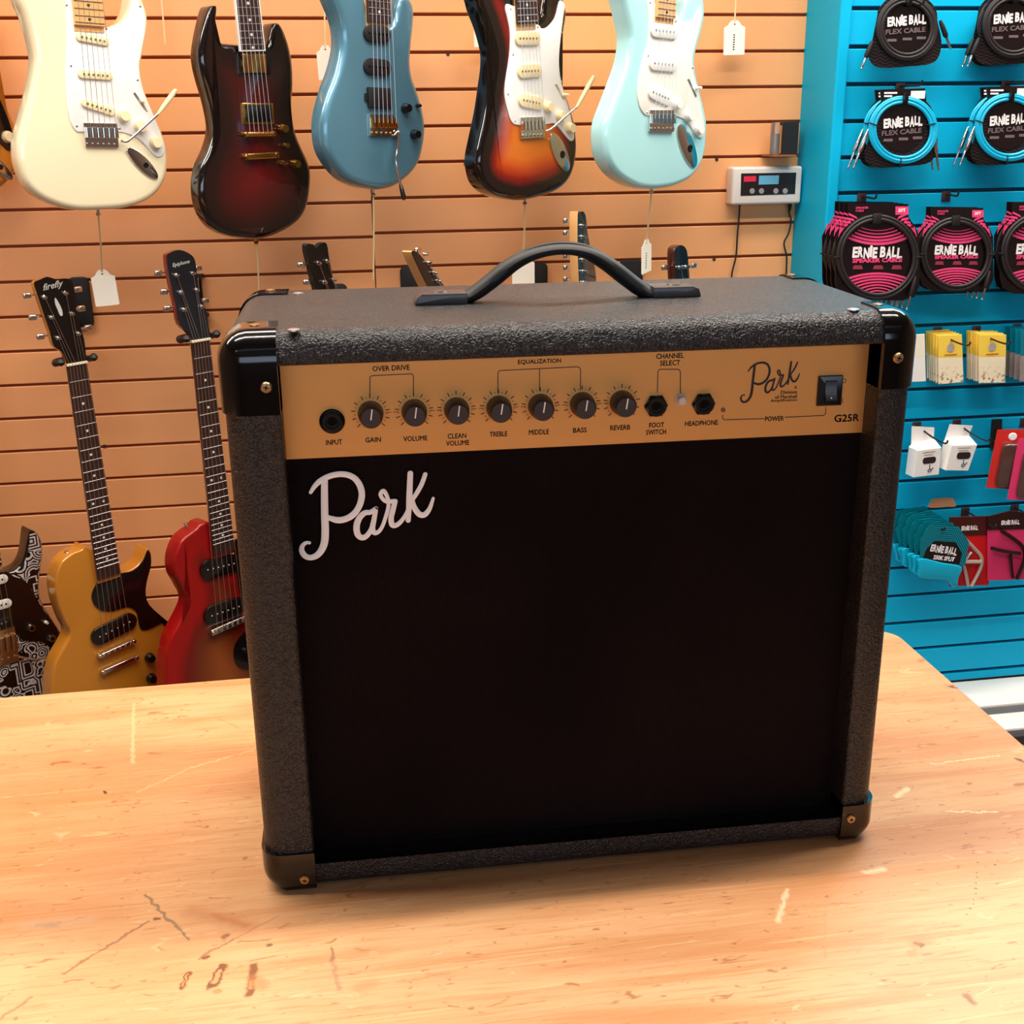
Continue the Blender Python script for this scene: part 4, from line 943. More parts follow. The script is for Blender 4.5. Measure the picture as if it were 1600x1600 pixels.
g.poly('control_plate', [(380,990),(386,990),(400,1010),(402,1040),(392,1046),(374,1042),(366,1028),(368,1008)], M_bpg, 0, .003, sub=3); g.knob(384,1018,M_blk,.010,.014); g.knob(398,1036,M_blk,.010,.014)
g.neck((351, 863), None or (314, 533), .054, .043, nut=(314, 532.5), scale=.628, board=M_rose, wood=mat('cherry_neck', (132, 14, 14), .25, coat=1), dots=M_pearl, style='gibson', raise_=.012, frets=22,
       head=[(260,403),(265,395),(280,390.5),(295,396),(304,406),(307.5,430),(312.5,462),(322,487),(325.5,510),(328.5,530),(314,533),(300,535),(296,522),(280,507),(275,480),(266,440)], headmat=mat('slate_black_veneer', (24, 30, 38), .25, coat=.6),
       posts=[(275,430),(282,457),(287,484),(301,427),(307,453),(315,479)], buttons=[(247,427,-1),(256,456,-1),(261,482,-1),(310,419,1),(321,470,1)])
c = g.F.hit(283, 412, -g.hf); text_mesh('Epiphone', M_pearl, g.hd, (c.x, g.hf-.0003, c.z), width=.040, shear=.25, rot=.12, bold=.01)
g.button(291, 822, 1); GC = g

# white line pattern on black
M_pat = bpy.data.materials.new('maze_pattern_paint'); M_pat.use_nodes = True
nt = M_pat.node_tree; N = nt.nodes; L = nt.links; B = N['Principled BSDF']; tc = N.new('ShaderNodeTexCoord')
sp = N.new('ShaderNodeSeparateXYZ'); 
v1 = N.new('ShaderNodeTexVoronoi'); v1.inputs['Scale'].default_value = 22; v1.distance = 'CHEBYCHEV'; L.new(nmap((1, .01, 1)), v1.inputs[0])
v2 = N.new('ShaderNodeTexVoronoi'); v2.inputs['Scale'].default_value = 30; L.new(nmap((1, .01, 1), (4, 0, 3)), v2.inputs[0])
mx_ = N.new('ShaderNodeMix'); mx_.data_type = 'FLOAT'; L.new(ramp(noise(nmap((1, .01, 1)), 9, 1), .48, .52), mx_.inputs[0]); L.new(v1.outputs['Distance'], mx_.inputs[2]); L.new(v2.outputs['Distance'], mx_.inputs[3])
st = math_('SINE', math_('MULTIPLY', mx_.outputs[0], 42))
sp = N.new('ShaderNodeSeparateXYZ'); L.new(tc.outputs['Normal'], sp.inputs[0])
L.new(mixc(math_('MULTIPLY', ramp(st, -.1, .1), ramp(sp.outputs[1], -.7, -.9)), (14, 9, 10), (206, 202, 200)), B.inputs['Base Color']); B.inputs['Roughness'].default_value = .15; B.inputs['Coat Weight'].default_value = 1
PS = [(45,829),(50,828),(57,832),(64.7,845),(66.6,865.6),(63,894),(61,922),(66,942),(81,966),(96,990),(106,1015),(112,1050),(108,1095),(86,1140),(45,1172),(-5,1184),(-60,1176),(-105,1150),(-132,1105),(-138,1050),(-128,1000),(-108,958),(-98,920),(-104,880),(-122,840),(-132,795),(-128,765),(-112,756),(-90,768),(-66,800),(-45,845),(-34,872),(-10,893),(8,894),(28,886),(38,870),(42,848)]
g = Guitar('black electric guitar covered in a white line pattern, low at the left edge', (0, 980), .17, PHI, PS, M_pat, r=.010, innerx=-16, innerf=0)
g.poly('pickguard', [(10,893),(22,901),(40,908),(55,930),(66,950),(80,968),(92,988),(97,1003),(92,1016),(82,1015),(68,1004),(52,1002),(34,1000),(20,990),(-38,1010),(-60,1000),(-72,970),(-68,935),(-58,905),(-35,898),(-12,897)], M_bpg, 0, .0025, sub=3, r=.001)
for a, b in (((-44,918),(13,903)),((-38,957),(19,941))): g.pill('pickup', a, b, 13, M_white, .001, .007, M_blk)
g.pill('pickup', (-34,990), (18,968), 13, M_blkm, .001, .007, M_steel)
g.strat_bridge([(-36,998),(22,978),(30,1032),(-30,1050)], M_chrome, sad=M_brass); g.arm([(26,1025),(44,1029),(58,1030),(80,1026)], (100,1022), M_chrome, M_blkm, w=(.006,.02))
g.knob(49,981,M_chrome,.010,.012,top=M_blk); g.knob(81,997,M_chrome,.010,.012,top=M_blk); g.knob(73,973,M_white,.004,.012,'switch_tip')
g.neck((-16, 888), None or (-62, 560), .056, .042, nut=(-66, 560), board=M_rose, wood=M_maple, dots=M_pearl, style='strat'); GZ = g

# guitars whose heads show over the amplifier; their bodies hang behind it
def lp_body(g, k=1.0, nutz=.0):
    pts = [(-.028,-.42),(-.085,-.415),(-.130,-.435),(-.142,-.475),(-.128,-.53),(-.112,-.575),(-.125,-.63),(-.158,-.69),(-.168,-.76),(-.145,-.82),(-.09,-.855),(0,-.865),(.09,-.855),(.145,-.82),(.168,-.76),(.158,-.69),(.125,-.63),(.112,-.575),(.128,-.52),(.125,-.47),(.085,-.455),(.045,-.485),(.028,-.50)]
    return pts
def head_guitar(label, nutpx, dist, phi, body, style, headpx, headmat, wood, posts, buttons, board=M_rose, dots=M_pearl, headT=.015):
    g = Guitar(label, nutpx, dist, phi, None, None)
    q = g.F.hit(*nutpx); g.out = catmull([(q.x+a, q.z+b) for a, b in lp_body(g)], 4)
    bm = bmesh.new(); slab(bm, g.out, 0, .044, .006, 4); g.body = finish('body', bm, body, g.t, ang=45)
    F_ = g.F
    # bridge, pickups in body coordinates
    def P3(a, b, w): return (q.x+a, -w, q.z+b)
    for z in (-.535, -.60):
        bm = bmesh.new(); slab(bm, rrect(q.x-.038, q.x+.038, q.z+z-.018, q.z+z+.018, .006), -.008, 0, .002, 2, rb=0); finish('pickup', bm, M_blkm, g.t)
    bm = bmesh.new(); slab(bm, rrect(q.x-.042, q.x+.042, q.z-.650, q.z-.634, .005), -.012, 0, .002, 2, rb=0); finish('bridge', bm, M_chrome, g.t)
    for x, z in ((.085, -.66), (.11, -.71)):
        bm = bmesh.new(); lathe(bm, [(.012, 0), (.010, .014), (0, .014)], P3(x, z, 0), (0, -1, 0), 18); finish('control_knob', bm, M_blk, g.t)
    g.bend = [P3(-.026+.0104*k, -.642, .0125) for k in range(6)]
    # neck straight up
    e = q + Vector((0, 0, -.46)); we = g.F.world(e + Vector((0, -.012, 0))) 
    g.neck_xyz = None
    save = g.F.h2
    nut_l = Vector((q.x, q.z)); end_l = Vector((q.x, q.z-.46))
    tbl = {'n': nut_l, 'e': end_l}
    g.F.h2 = lambda x, y=None, w=0: tuple(tbl[x[0]]) if isinstance(x, str) else save(x, y, w)
    g.neck(('e', 0), ('n', 0), .054, .043, nut=('n', 0), scale=.64, board=board, wood=wood, dots=dots, style=style, raise_=.012, frets=22, head=headpx, headmat=headmat, posts=posts, buttons=buttons, headT=headT)
    bm = bmesh.new(); lathe(bm, [(.003, 0), (.003, .006), (.0055, .009), (0, .012)], (q.x, .02, q.z-.862), (0, 0, -1), 12); finish('strap_button', bm, M_chrome, g.t)
    return g
M_dkb = mat('dark_blue_veneer', (14, 34, 44), .2, coat=1)
GH = []
GH.append(head_guitar('black-headed guitar whose notched headstock shows over the left of the amplifier', (535, 520), .20, PHI, paint('black_paint', (14, 12, 12)), 'gibson',
    [(478,384),(489,382),(492,387),(497,385),(502,380),(510,381),(514,405),(519,430),(530,470),(549,515),(535,521),(518,524),(508,500),(493,450),(484,415)], M_blk, M_blkm,
    [(497,411),(506,441),(515,470),(511,408),(521,437),(531,466)], [(470,414,-1),(479,441,-1),(488,471,-1)]))
GH.append(head_guitar('maple-necked guitar with a thin angled headstock above the left handle bracket', (720, 520), .20, 1.0, paint('cherry_paint', (120, 16, 18)), 'strat',
    [(643,394),(650,393),(658,401),(672,418),(690,442),(706,470),(728,512),(720,521),(708,522),(690,490),(668,448),(652,415)], M_blk, M_maple,
    [(663,397),(669,410),(678,426),(684,439),(694,456),(704,474)], [(652,391,-1)], headT=.022))
GH.append(head_guitar('maple-necked guitar whose dark blue headstock stands behind the handle', (925, 520), .20, PHI+.25, paint('deep_blue_paint', (20, 50, 80)), 'strat',
    [(903,336),(906,331),(911,331),(914.5,338),(916,352),(918,368),(922,388),(929,420),(931,445),(930,480),(937,516),(925,521),(912,520),(909,480),(905,440),(903,390)], M_dkb, M_maple,
    [(909,352.5),(909,370),(910,388),(910,406),(911,424),(912,441)], [(884,345,-1),(884,364,-1),(884,382,-1),(884,400,-1),(884,418,-1),(884,436,-1)], headT=.020))
GH.append(head_guitar('guitar whose rounded black headstock shows over the right bracket of the handle', (1078, 520), .20, PHI, paint('brown_paint', (60, 26, 14)), 'gibson',
    [(1054,396),(1057,386),(1064,383),(1071,388),(1074,400),(1076,425),(1080,460),(1092,516),(1078,521),(1066,520),(1060,480),(1055,440)], M_dkb, mat('mahogany_neck', (70, 28, 16), .3, coat=1),
    [(1062,418),(1064,440),(1066,462),(1072,417),(1075,438),(1078,460)], [(1038,418,-1),(1042,445,-1),(1084,415,1)], headT=.02))

# ---------------------------------------------------------------- hangers
def hanger(g, label, plate=None, group='guitar hangers on the orange slat wall'):
    """slat wall hanger carrying guitar g by its head: plate on the wall, arm, padded fork either side of the nut"""
    nw = g.F.world((g.nu.x, .006, g.nu.y)) + Vector((0, 0, .004)); 
    fx = g.F.M @ Vector((1, 0, 0)); fy = g.F.M @ Vector((0, 1, 0))
    t = thing('guitar_hanger', label, 'hanger', nw, 0, group)
    def l(p): return Vector(p)-nw
    back = nw + fy*.030
    yd = DO - back.dot(WN)
    if plate:
        x0, y0, x1, y1 = plate; A = on_wall(x0, y0, DO-.012); B_ = on_wall(x1, y1, DO-.012)
        xa, xb, zt, zb = A.dot(WX), B_.dot(WX), A.z, B_.z
    else:
        c = (back.dot(WX)); xa, xb, zt, zb = c-.04, c+.04, nw.z+.075, nw.z-.01
    bm = bmesh.new(); slab(bm, rrect(xa, xb, zb, zt, .012), DO-.012, DO-.0002, .002, 2)
    for v in bm.verts: v.co = l(WX*v.co.x + WN*v.co.y + Vector((0, 0, v.co.z)))
    finish('wall_plate', bm, M_blkm, t)
    wp = WX*max(xa+.012, min(xb-.012, back.dot(WX))) + WN*(DO-.01) + Vector((0, 0, max(zb+.012, min(zt-.012, nw.z))))
    bm = bmesh.new(); tube(bm, [tuple(l(wp)), tuple(l(wp.lerp(back, .5) + Vector((0, 0, 0)))), tuple(l(back))], .0055, 10); finish('arm', bm, M_blkm, t)
    bm = bmesh.new(); pts = []
    for u, dy in ((-.036, -.022), (-.038, .0), (-.026, .022), (0, .030), (.026, .022), (.038, .0), (.036, -.022)):
        pts.append(tuple(l(nw + fx*u + fy*dy + Vector((0, 0, .006 if dy < -.01 else 0)))))
    tube(bm, catmull(pts, 4, False), .0065, 10); f_ = finish('fork', bm, M_blkm, t)
    for p in (pts[0], pts[-1]):
        bm = bmesh.new(); lathe(bm, [(0, -.009), (.006, -.006), (.009, 0), (.006, .006), (0, .009)], p, (0, 0, 1), 14); finish('fork_pad', bm, M_blkm, f_)
    return t
hanger(GA, 'black hanger with square wall plate holding the gold guitar', (104, 434, 147, 512)); hanger(GC, 'black hanger with narrow plate holding the cherry red guitar', (309, 430, 320, 500))
hanger(GZ, 'black hanger holding the white-patterned guitar at the left edge')
hanger(GH[0], 'black hanger hidden below the notched black headstock'); hanger(GH[1], 'black hanger plate left of the thin angled headstock', (625, 417, 667, 470))
hanger(GH[2], 'black hanger plate left of the upright dark blue headstock', (834, 411, 856, 460)); hanger(GH[3], 'black hanger plate left of the rounded black headstock', (968, 407, 1004, 460))
for g, n_ in ((GW, 'cream white'), (GO, 'amber'), (GS, 'dark wine red'), (GB, 'metallic blue'), (GR, 'sunburst'), (GP, 'pale sky blue')):
    hanger(g, 'black hanger above the photo holding the %s guitar' % n_)

# ---------------------------------------------------------------- price tags
def pricetag(label, start, knot, top, cardpx, dist, wpx, hpx, tilt=0, phi=.2, marks=False, only_string=False):
    """string from start to knot to the card"""
    F_ = Frame(on_wall(*top, DO-dist), phi)
    t = thing('price_tag', label, 'price tag', F_.org, phi, 'price tags on strings')
    p0 = F_.Mi @ (Vector(start)-F_.org) if not isinstance(start, tuple) else F_.hit(*start)
    e = F_.hit(*top)
    bm = bmesh.new(); mid = p0.lerp(e, .5)+Vector((.001, 0, 0)); tube(bm, catmull([tuple(p0), tuple(mid), tuple(e)], 6, False), .0018, 6); finish('string', bm, M_thread, t)
    if only_string: return t
    h, w_ = (F_.hit(top[0], top[1])-F_.hit(top[0], top[1]+hpx)).length, F_.sc(*top)*wpx/2; c, sn = math.cos(tilt), math.sin(tilt)
    pr = [(-w_*.28, 0), (-w_*.5, -h*.07), (-w_*.62, -h*.14), (-w_, -h*.2), (-w_, -h*.97), (-w_*.94, -h), (w_*.94, -h), (w_, -h*.97), (w_, -h*.2), (w_*.62, -h*.14), (w_*.5, -h*.07), (w_*.28, 0)]
    bm = bmesh.new(); slab(bm, [(e.x+a*c-b*sn, e.z+.003+a*sn+b*c) for a, b in pr], e.y-.0005, e.y+.0005, 0); cd_ = finish('card', bm, M_card, t)
    bm = bmesh.new(); lathe(bm, [(.0022, 0), (.0012, .0004), (0, .0003)], (e.x, e.y-.0006, e.z-h*.07), (0, -1, 0), 10); finish('eyelet', bm, M_brass, cd_)
    if marks:
        for k in range(7):
            bm = bmesh.new(); z = e.z-h*(.38+.07*k); box(bm, (e.x, e.y-.0007, z), (w_*.16, .0003, h*.035)); finish('pen_stroke', bm, M_blkm, cd_)
    return t
pricetag('cream price tag hanging on a string under the cream white guitar', GW.btn, None, (159, 424), None, .19, 38, 56, .05)
pricetag('price tag string under the dark wine red guitar, ending behind the amplifier', GS.btn, None, (405, 470), None, .16, 34, 50)
pricetag('price tag string hanging under the metallic blue guitar', GB.btn, None, (583.5, 437), None, .17, 0, 0, only_string=True)
pricetag('white price tag under the sunburst guitar, seen through the amplifier handle', GR.btn, None, (817.5, 401), None, .17, 35, 60, .0)
pricetag('narrow edge-on price tag under the pale sky blue guitar', GP.btn, None, (1010, 376), None, .17, 15, 52, .06, phi=.95, marks=True)
pricetag('cream price tag with pen marks on the bare wall left of the teal pillar', (1150, -45), None, (1148, 34), None, .05, 33, 54, .02, phi=.03, marks=True)
pricetag('pale price tag behind the left side of the metallic blue guitar', (504, -45), None, (508, 73), None, .06, 29, 54, .03, phi=.03)
pricetag('pale price tag half hidden behind the left side of the sunburst guitar', (748, -60), None, (754, 24), None, .05, 28, 52, .0, phi=.03)
pricetag('bare price tag string hanging between the cream white and the dark red guitars', (247, -45), None, (258, 68), None, .05, 0, 0, only_string=True, phi=.03)
# ---------------------------------------------------------------- things on the walls
M_grey = mat('case_grey', (222, 214, 206), .45); M_face = mat('display_face', (34, 24, 26), .3)
F_ = Frame(on_wall(1198, 290, DO-.045), WA)
t = thing('wall_meter', 'light grey box with a small lit display on the orange wall beside the teal pillar', 'meter', F_.org, WA)
def rr(F, x0, y0, x1, y1, r, w=0):
    a, b = F.h2(x0, y0, w), F.h2(x1, y1, w); return rrect(a[0], b[0], b[1], a[1], r)
def para(F, P, w=0): return [F.h2(x, y, w) for x, y in P]
bm = bmesh.new(); slab(bm, rr(F_, 1145.5, 261.5, 1251, 318, .006), 0, .044, .006, 4)
finish('case', bm, M_grey, t)
bm = bmesh.new(); slab(bm, para(F_, [(1158,271),(1244,269.5),(1242,303),(1157,306)]), -.0008, .001); fc = finish('face_plate', bm, M_face, t)
bm = bmesh.new(); slab(bm, para(F_, [(1186,274.5),(1217,274),(1216,287.5),(1185,288.5)]), -.0016, 0); finish('display', bm, mat('display_blue', (96, 158, 186), .3, emit=.25), fc)
bm = bmesh.new(); slab(bm, para(F_, [(1162,275.5),(1181,275),(1181,283.5),(1162,284)]), -.0016, 0); finish('red_badge', bm, mat('red_badge', (224, 40, 72), .4), fc)
for x in (1175, 1189.5, 1212, 1226.5):
    p = F_.hit(x, 298.5); bm = bmesh.new(); lathe(bm, [(.0065, 0), (.006, .002), (0, .0025)], (p.x, -.0005, p.z), (0, -1, 0), 16); finish('button', bm, mat('button_grey', (150, 146, 146), .4), fc)
for P, d in (([(1156,319),(1155,335),(1152,370),(1150,400),(1144,425),(1143,440)], .006), ([(1234,316),(1233,332),(1236,345),(1232,365),(1225,380),(1229,400),(1229,415),(1228,440)], .006)):
    bm = bmesh.new(); tube(bm, catmull([tuple(F_.hit(x, y, -.03)) for x, y in P], 5, False), .0022, 8); finish('cable', bm, M_blkm, t)
bm = bmesh.new(); p = F_.hit(1234, 322, -.03); lathe(bm, [(.004, .012), (.005, 0), (.002, -.014)], p, (0, 0, 1), 10); finish('cable_plug', bm, M_blkm, t)

F_ = Frame(on_wall(1211, 240, DO-.05), WA)
t = thing('clear_tube', 'small clear plastic tube with a grey filling on a ledge above the grey meter', 'container', F_.org, WA)
bm = bmesh.new(); a, b = F_.h2(1202.5, 241), F_.h2(1219, 191); cx_2, rw = (a[0]+b[0])/2, (b[0]-a[0])/2
lathe(bm, [(rw, a[1]), (rw, b[1]-.006), (rw*.9, b[1]), (0, b[1])], (cx_2, 0, 0), (0, 0, 1), 20); finish('tube', bm, mat('clear_plastic', (225, 215, 205), .1, trans=.85), t)
bm = bmesh.new(); lathe(bm, [(rw*.8, a[1]+.001), (rw*.8, a[1]+.045), (0, a[1]+.045)], (cx_2, 0, 0), (0, 0, 1), 18); finish('filling', bm, mat('grey_filling', (128, 128, 140), .5), t)
bm = bmesh.new(); box(bm, (F_.h2(1219, 240)[0], .008, a[1]-.003), (.055, .08, .004)); ld = finish('ledge', bm, mat('clear_ledge', (150, 96, 62), .3), None)
tag(ld, 'thin brown ledge on the orange wall under the clear tube and black box', 'shelf'); ld.location = F_.org; ld.rotation_euler = (0, 0, WA)
F_ = Frame(on_wall(1236, 240, DO-.05), WA)
t = thing('black_box', 'small black box squeezed between the clear tube and the teal pillar', 'box', F_.org, WA)
bm = bmesh.new(); slab(bm, rr(F_, 1224, 190, 1246, 241, .002), 0, .04, .001, 1); finish('carton', bm, M_blkm, t)
bm = bmesh.new(); slab(bm, rr(F_, 1221, 196, 1224.5, 240, .0005), .005, .02); finish('tan_edge', bm, mat('tan_edge', (206, 140, 84), .5), t)

# ---- blue wall: hooks and packs
def hook(px, py, label, ln_=.11, dz=.0, brk=None, wire=M_blkm):
    """slat hook whose bracket sits at px,py on the blue wall"""
    q = on_wall(px, py, DB); t = thing('peg_hook', label, 'hook', q, WA, 'peg hooks on the blue slat wall')
    bm = bmesh.new(); box(bm, (0, -.002, -.008), (.021, .004, .022), bev=.001); finish('bracket', bm, mat('hook_bracket', (62, 40, 40), .4) if brk is None else brk, t)
    bm = bmesh.new(); tube(bm, catmull([(0, 0, -.004), (0, -ln_*.5, -.004+dz), (0, -ln_*.92, -.004+dz), (0, -ln_, .006+dz)], 4, False), .0022, 8); finish('wire', bm, wire, t)
    return t
M_wave = bpy.data.materials.new('black_wave_card'); M_wave.use_nodes = True
nt = M_wave.node_tree; N = nt.nodes; L = nt.links; B = N['Principled BSDF']; tc = N.new('ShaderNodeTexCoord')
sp = N.new('ShaderNodeSeparateXYZ'); L.new(tc.outputs['Object'], sp.inputs[0])
wz = math_('ADD', math_('MULTIPLY', sp.outputs[2], 900), math_('MULTIPLY', math_('SINE', math_('MULTIPLY', sp.outputs[0], 260)), 2.2))
L.new(mixc(ramp(math_('SINE', wz), .72, .95, 0, .7), (20, 12, 13), (76, 62, 62)), B.inputs['Base Color']); B.inputs['Roughness'].default_value = .35
M_pk = mat('pink_print', (238, 70, 126), .4); M_wt = mat('white_print', (246, 240, 240), .4); M_gt = mat('grey_print', (112, 96, 98), .4)
M_cblk = mat('black_cable', (34, 28, 30), .5); M_cblu = mat('bright_blue_cable', (0, 178, 222), .35, coat=.3)
M_cardb = mat('black_card', (20, 10, 12), .3, coat=.5)
def plug(F, a, b, par, metal=M_chrome, boot=M_blkm, w=.004, thin=1):
    """jack plug from a (cable end) to b (tip), in pixels"""
    A, B_ = F.hit(*a, w), F.hit(*b, w); d = B_-A; l = d.length; bm = bmesh.new()
    k = thin; lathe(bm, [(.003*k, 0), (.0048*k, l*.15), (.0055*k, l*.5), (.0030*k, l*.58), (0, l*.58)], A, d, 12); o = finish('plug', bm, boot, par)
    bm = bmesh.new(); lathe(bm, [(.0028*k, l*.56), (.0028*k, l*.86), (.0018*k, l*.90), (.0027*k, l*.94), (0, l)], A, d, 12); finish('plug_tip', bm, metal, o)
def coil(F, cx, cy, rx, ry, n, rad, m, par, w=.006, gap=None, spread=1.0):
    for k in range(n):
        f = 1-spread*k*(rad*1.9)/(F.sc(cx, cy)*rx)
        pts = []
        for j in range(40):
            a = 2*PI*j/40 + .3*k; p = F.hit(cx+rx*f*math.cos(a), cy+ry*f*math.sin(a), w+.001*(k % 2)); pts.append(tuple(p))
        bm = bmesh.new(); tube(bm, pts, rad, 10, closed=True); finish('cable_loop', bm, m, par)
def brand(F, cx, cy, wpx, hpx, par, m, rot=0, w=.0012):
    c = F.hit(cx, cy, w); wd = abs(F.hit(cx+wpx/2, cy).x-F.hit(cx-wpx/2, cy).x); hh = abs(F.hit(cx, cy+hpx/2).z-F.hit(cx, cy-hpx/2).z)
    return wd, hh, c
def txt(F, s_, cx, cy, wpx, hpx, par, m, rot=0, w=.0012, bold=.03):
    wd, hh, c = brand(F, cx, cy, wpx, hpx, par, m, rot, w); text_mesh(s_, m, par, (c.x, c.y, c.z), width=wd, height=hh, bold=bold, rot=rot)
def logo_eb(F, cx, cy, wpx, hpx, par, m, rot=0, w=.0012):
    """bouncing block capitals"""
    s_ = 'ERNiE BALL'; x = cx-wpx/2; ws = (.11, .11, .12, .06, .10, .05, .12, .12, .10, .11); up = (0, .04, -.06, .12, -.02, 0, .06, 0, .08, -.04)
    for ch, wf, u in zip(s_, ws, up):
        if ch != ' ':
            xc = x+wpx*wf/2
            txt(F, ch, xc, cy-math.tan(rot)*(xc-cx)-u*hpx, wpx*wf*.96, hpx*(1.12 if ch in 'iA' else 1), par, m, rot, w, .05)
        x += wpx*wf

def flex_pack(cx, cy, d, label, hookat, blue=False, top=-48, group=None, tilt=.08, bot=58, header=False):
    F = Frame(on_wall(cx, cy, DB-d), WA)
    t = thing('cable_pack', label, 'cable', F.org, WA, group)
    o = [(cx-44,cy+top+18),(cx-30,cy+top+2),(cx-20,cy+top),(cx+20,cy+top-2),(cx+34,cy+top+4),(cx+46,cy+top+20),(cx+48,cy-10),(cx+54,cy+20),(cx+50,cy+44),(cx+36,cy+bot-2),(cx,cy+bot+2),(cx-40,cy+bot+4),(cx-56,cy+bot-4),(cx-60,cy+bot-20),(cx-54,cy+20),(cx-46,cy-20)]
    bm = bmesh.new(); slab(bm, catmull(para(F, o), 3), 0, .0012); c = finish('card', bm, M_wave, t)
    if header:
        bm = bmesh.new(); slab(bm, para(F, [(cx-36,cy-60),(cx+34,cy-62),(cx+36,cy-42),(cx-34,cy-40)]), -.0015, .0012); h = finish('header', bm, M_cardb, t)
        for a, b, c_, e in ((-30,-10,-56,-53.5),(-30,-18,-51,-48.5),(12,33,-58,-46)):
            bm = bmesh.new(); slab(bm, rr(F, cx+a, cy+c_, cx+b, cy+e, .0003), -.0024, -.001); finish('white_print', bm, M_wt, h)
    if blue: coil(F, cx, cy+3, 52, 51, 4, .0036, M_cblu, t, spread=.56)
    else: coil(F, cx, cy, 46, 49, 4, .0034, M_cblk, t, spread=.56)
    q = on_wall(cx, cy, DB)
    e = F.hit(cx, cy, .0008); bm = bmesh.new(); R_ = F.sc(cx, cy)*33; lathe(bm, [(R_, 0), (R_, .0006), (0, .0006)], (e.x, -.0008, e.z), (0, -1, 0), 36); ctr = finish('centre_label', bm, M_cardb, t)
    logo_eb(F, cx, cy-9-(3 if not blue else 0), 61, 15, ctr, M_wt, tilt, .0026)
    txt(F, 'FLEX CABLE', cx-2, cy+6-(2 if not blue else 0), 62, 8, ctr, M_gt, tilt*.8, .0026)
    for dx_ in (-24, 0, 22): bm = bmesh.new(); slab(bm, rr(F, cx+dx_-7, cy+15-dx_*tilt, cx+dx_+7, cy+19-dx_*tilt, .0005), -.0020, -.001); finish('grey_print', bm, M_gt, ctr)
    bm = bmesh.new(); p = F.hit(cx+4, cy-46 if blue else cy-44, .011); box(bm, p, (.012, .006, .024), bev=.002); finish('cable_tie', bm, M_blk, t)
    if blue:
        for x, y, h_ in ((cx-47, cy+2, .3), (cx+43, cy+2, -.2), (cx-5, cy+54, PI/2)):
            p = F.hit(x, y-8 if h_ < 1 else y, .006); bm = bmesh.new(); box(bm, p, (.020, .012, .002), mtx=Matrix.Rotation(h_, 3, 'Y'), bev=.0005); finish('wire_tie', bm, M_blkm, t)
        plug(F, (cx-54, cy+2), (cx-79, cy+66), t, M_chrome, M_chrome, .004, .9); plug(F, (cx+47, cy+4), (cx+56, cy+68), t, M_chrome, M_chrome, .004, .9)
    else:
        plug(F, (cx-54, cy+20), (cx-72, cy+66), t, M_chrome, M_blkm); plug(F, (cx+52, cy-12), (cx+69, cy+34), t, M_chrome, M_blkm)
    return t
a = flex_pack(1417, 44, .045, 'black coiled guitar cable on a wavy black card, top left pack on the blue wall', None)
b = flex_pack(1583, 40, .045, 'black coiled guitar cable pack at the top right corner of the blue wall', None)
dup(b, WN*.022, 'second black coiled cable pack hidden behind the one at the top right corner')
hook(1417, 8, 'hook behind the top left black cable pack', .075); hook(1583, 6, 'hook behind the top right black cable pack', .075)
a = flex_pack(1411, 200, .060, 'bright blue coiled cable on a black card, front of the left blue-cable hook', None, True, header=True)
dup(a, WN*.026, 'bright blue cable pack just behind the front one on the left hook')
b = flex_pack(1577, 196, .060, 'bright blue coiled cable on a black card, front pack at the right edge', None, True, header=True)
dup(b, WN*.026, 'bright blue cable pack just behind the front one at the right edge')
hook(1406, 132, 'hook holding the left pair of bright blue cable packs', .10); hook(1571, 128, 'hook holding the right pair of bright blue cable packs', .10)

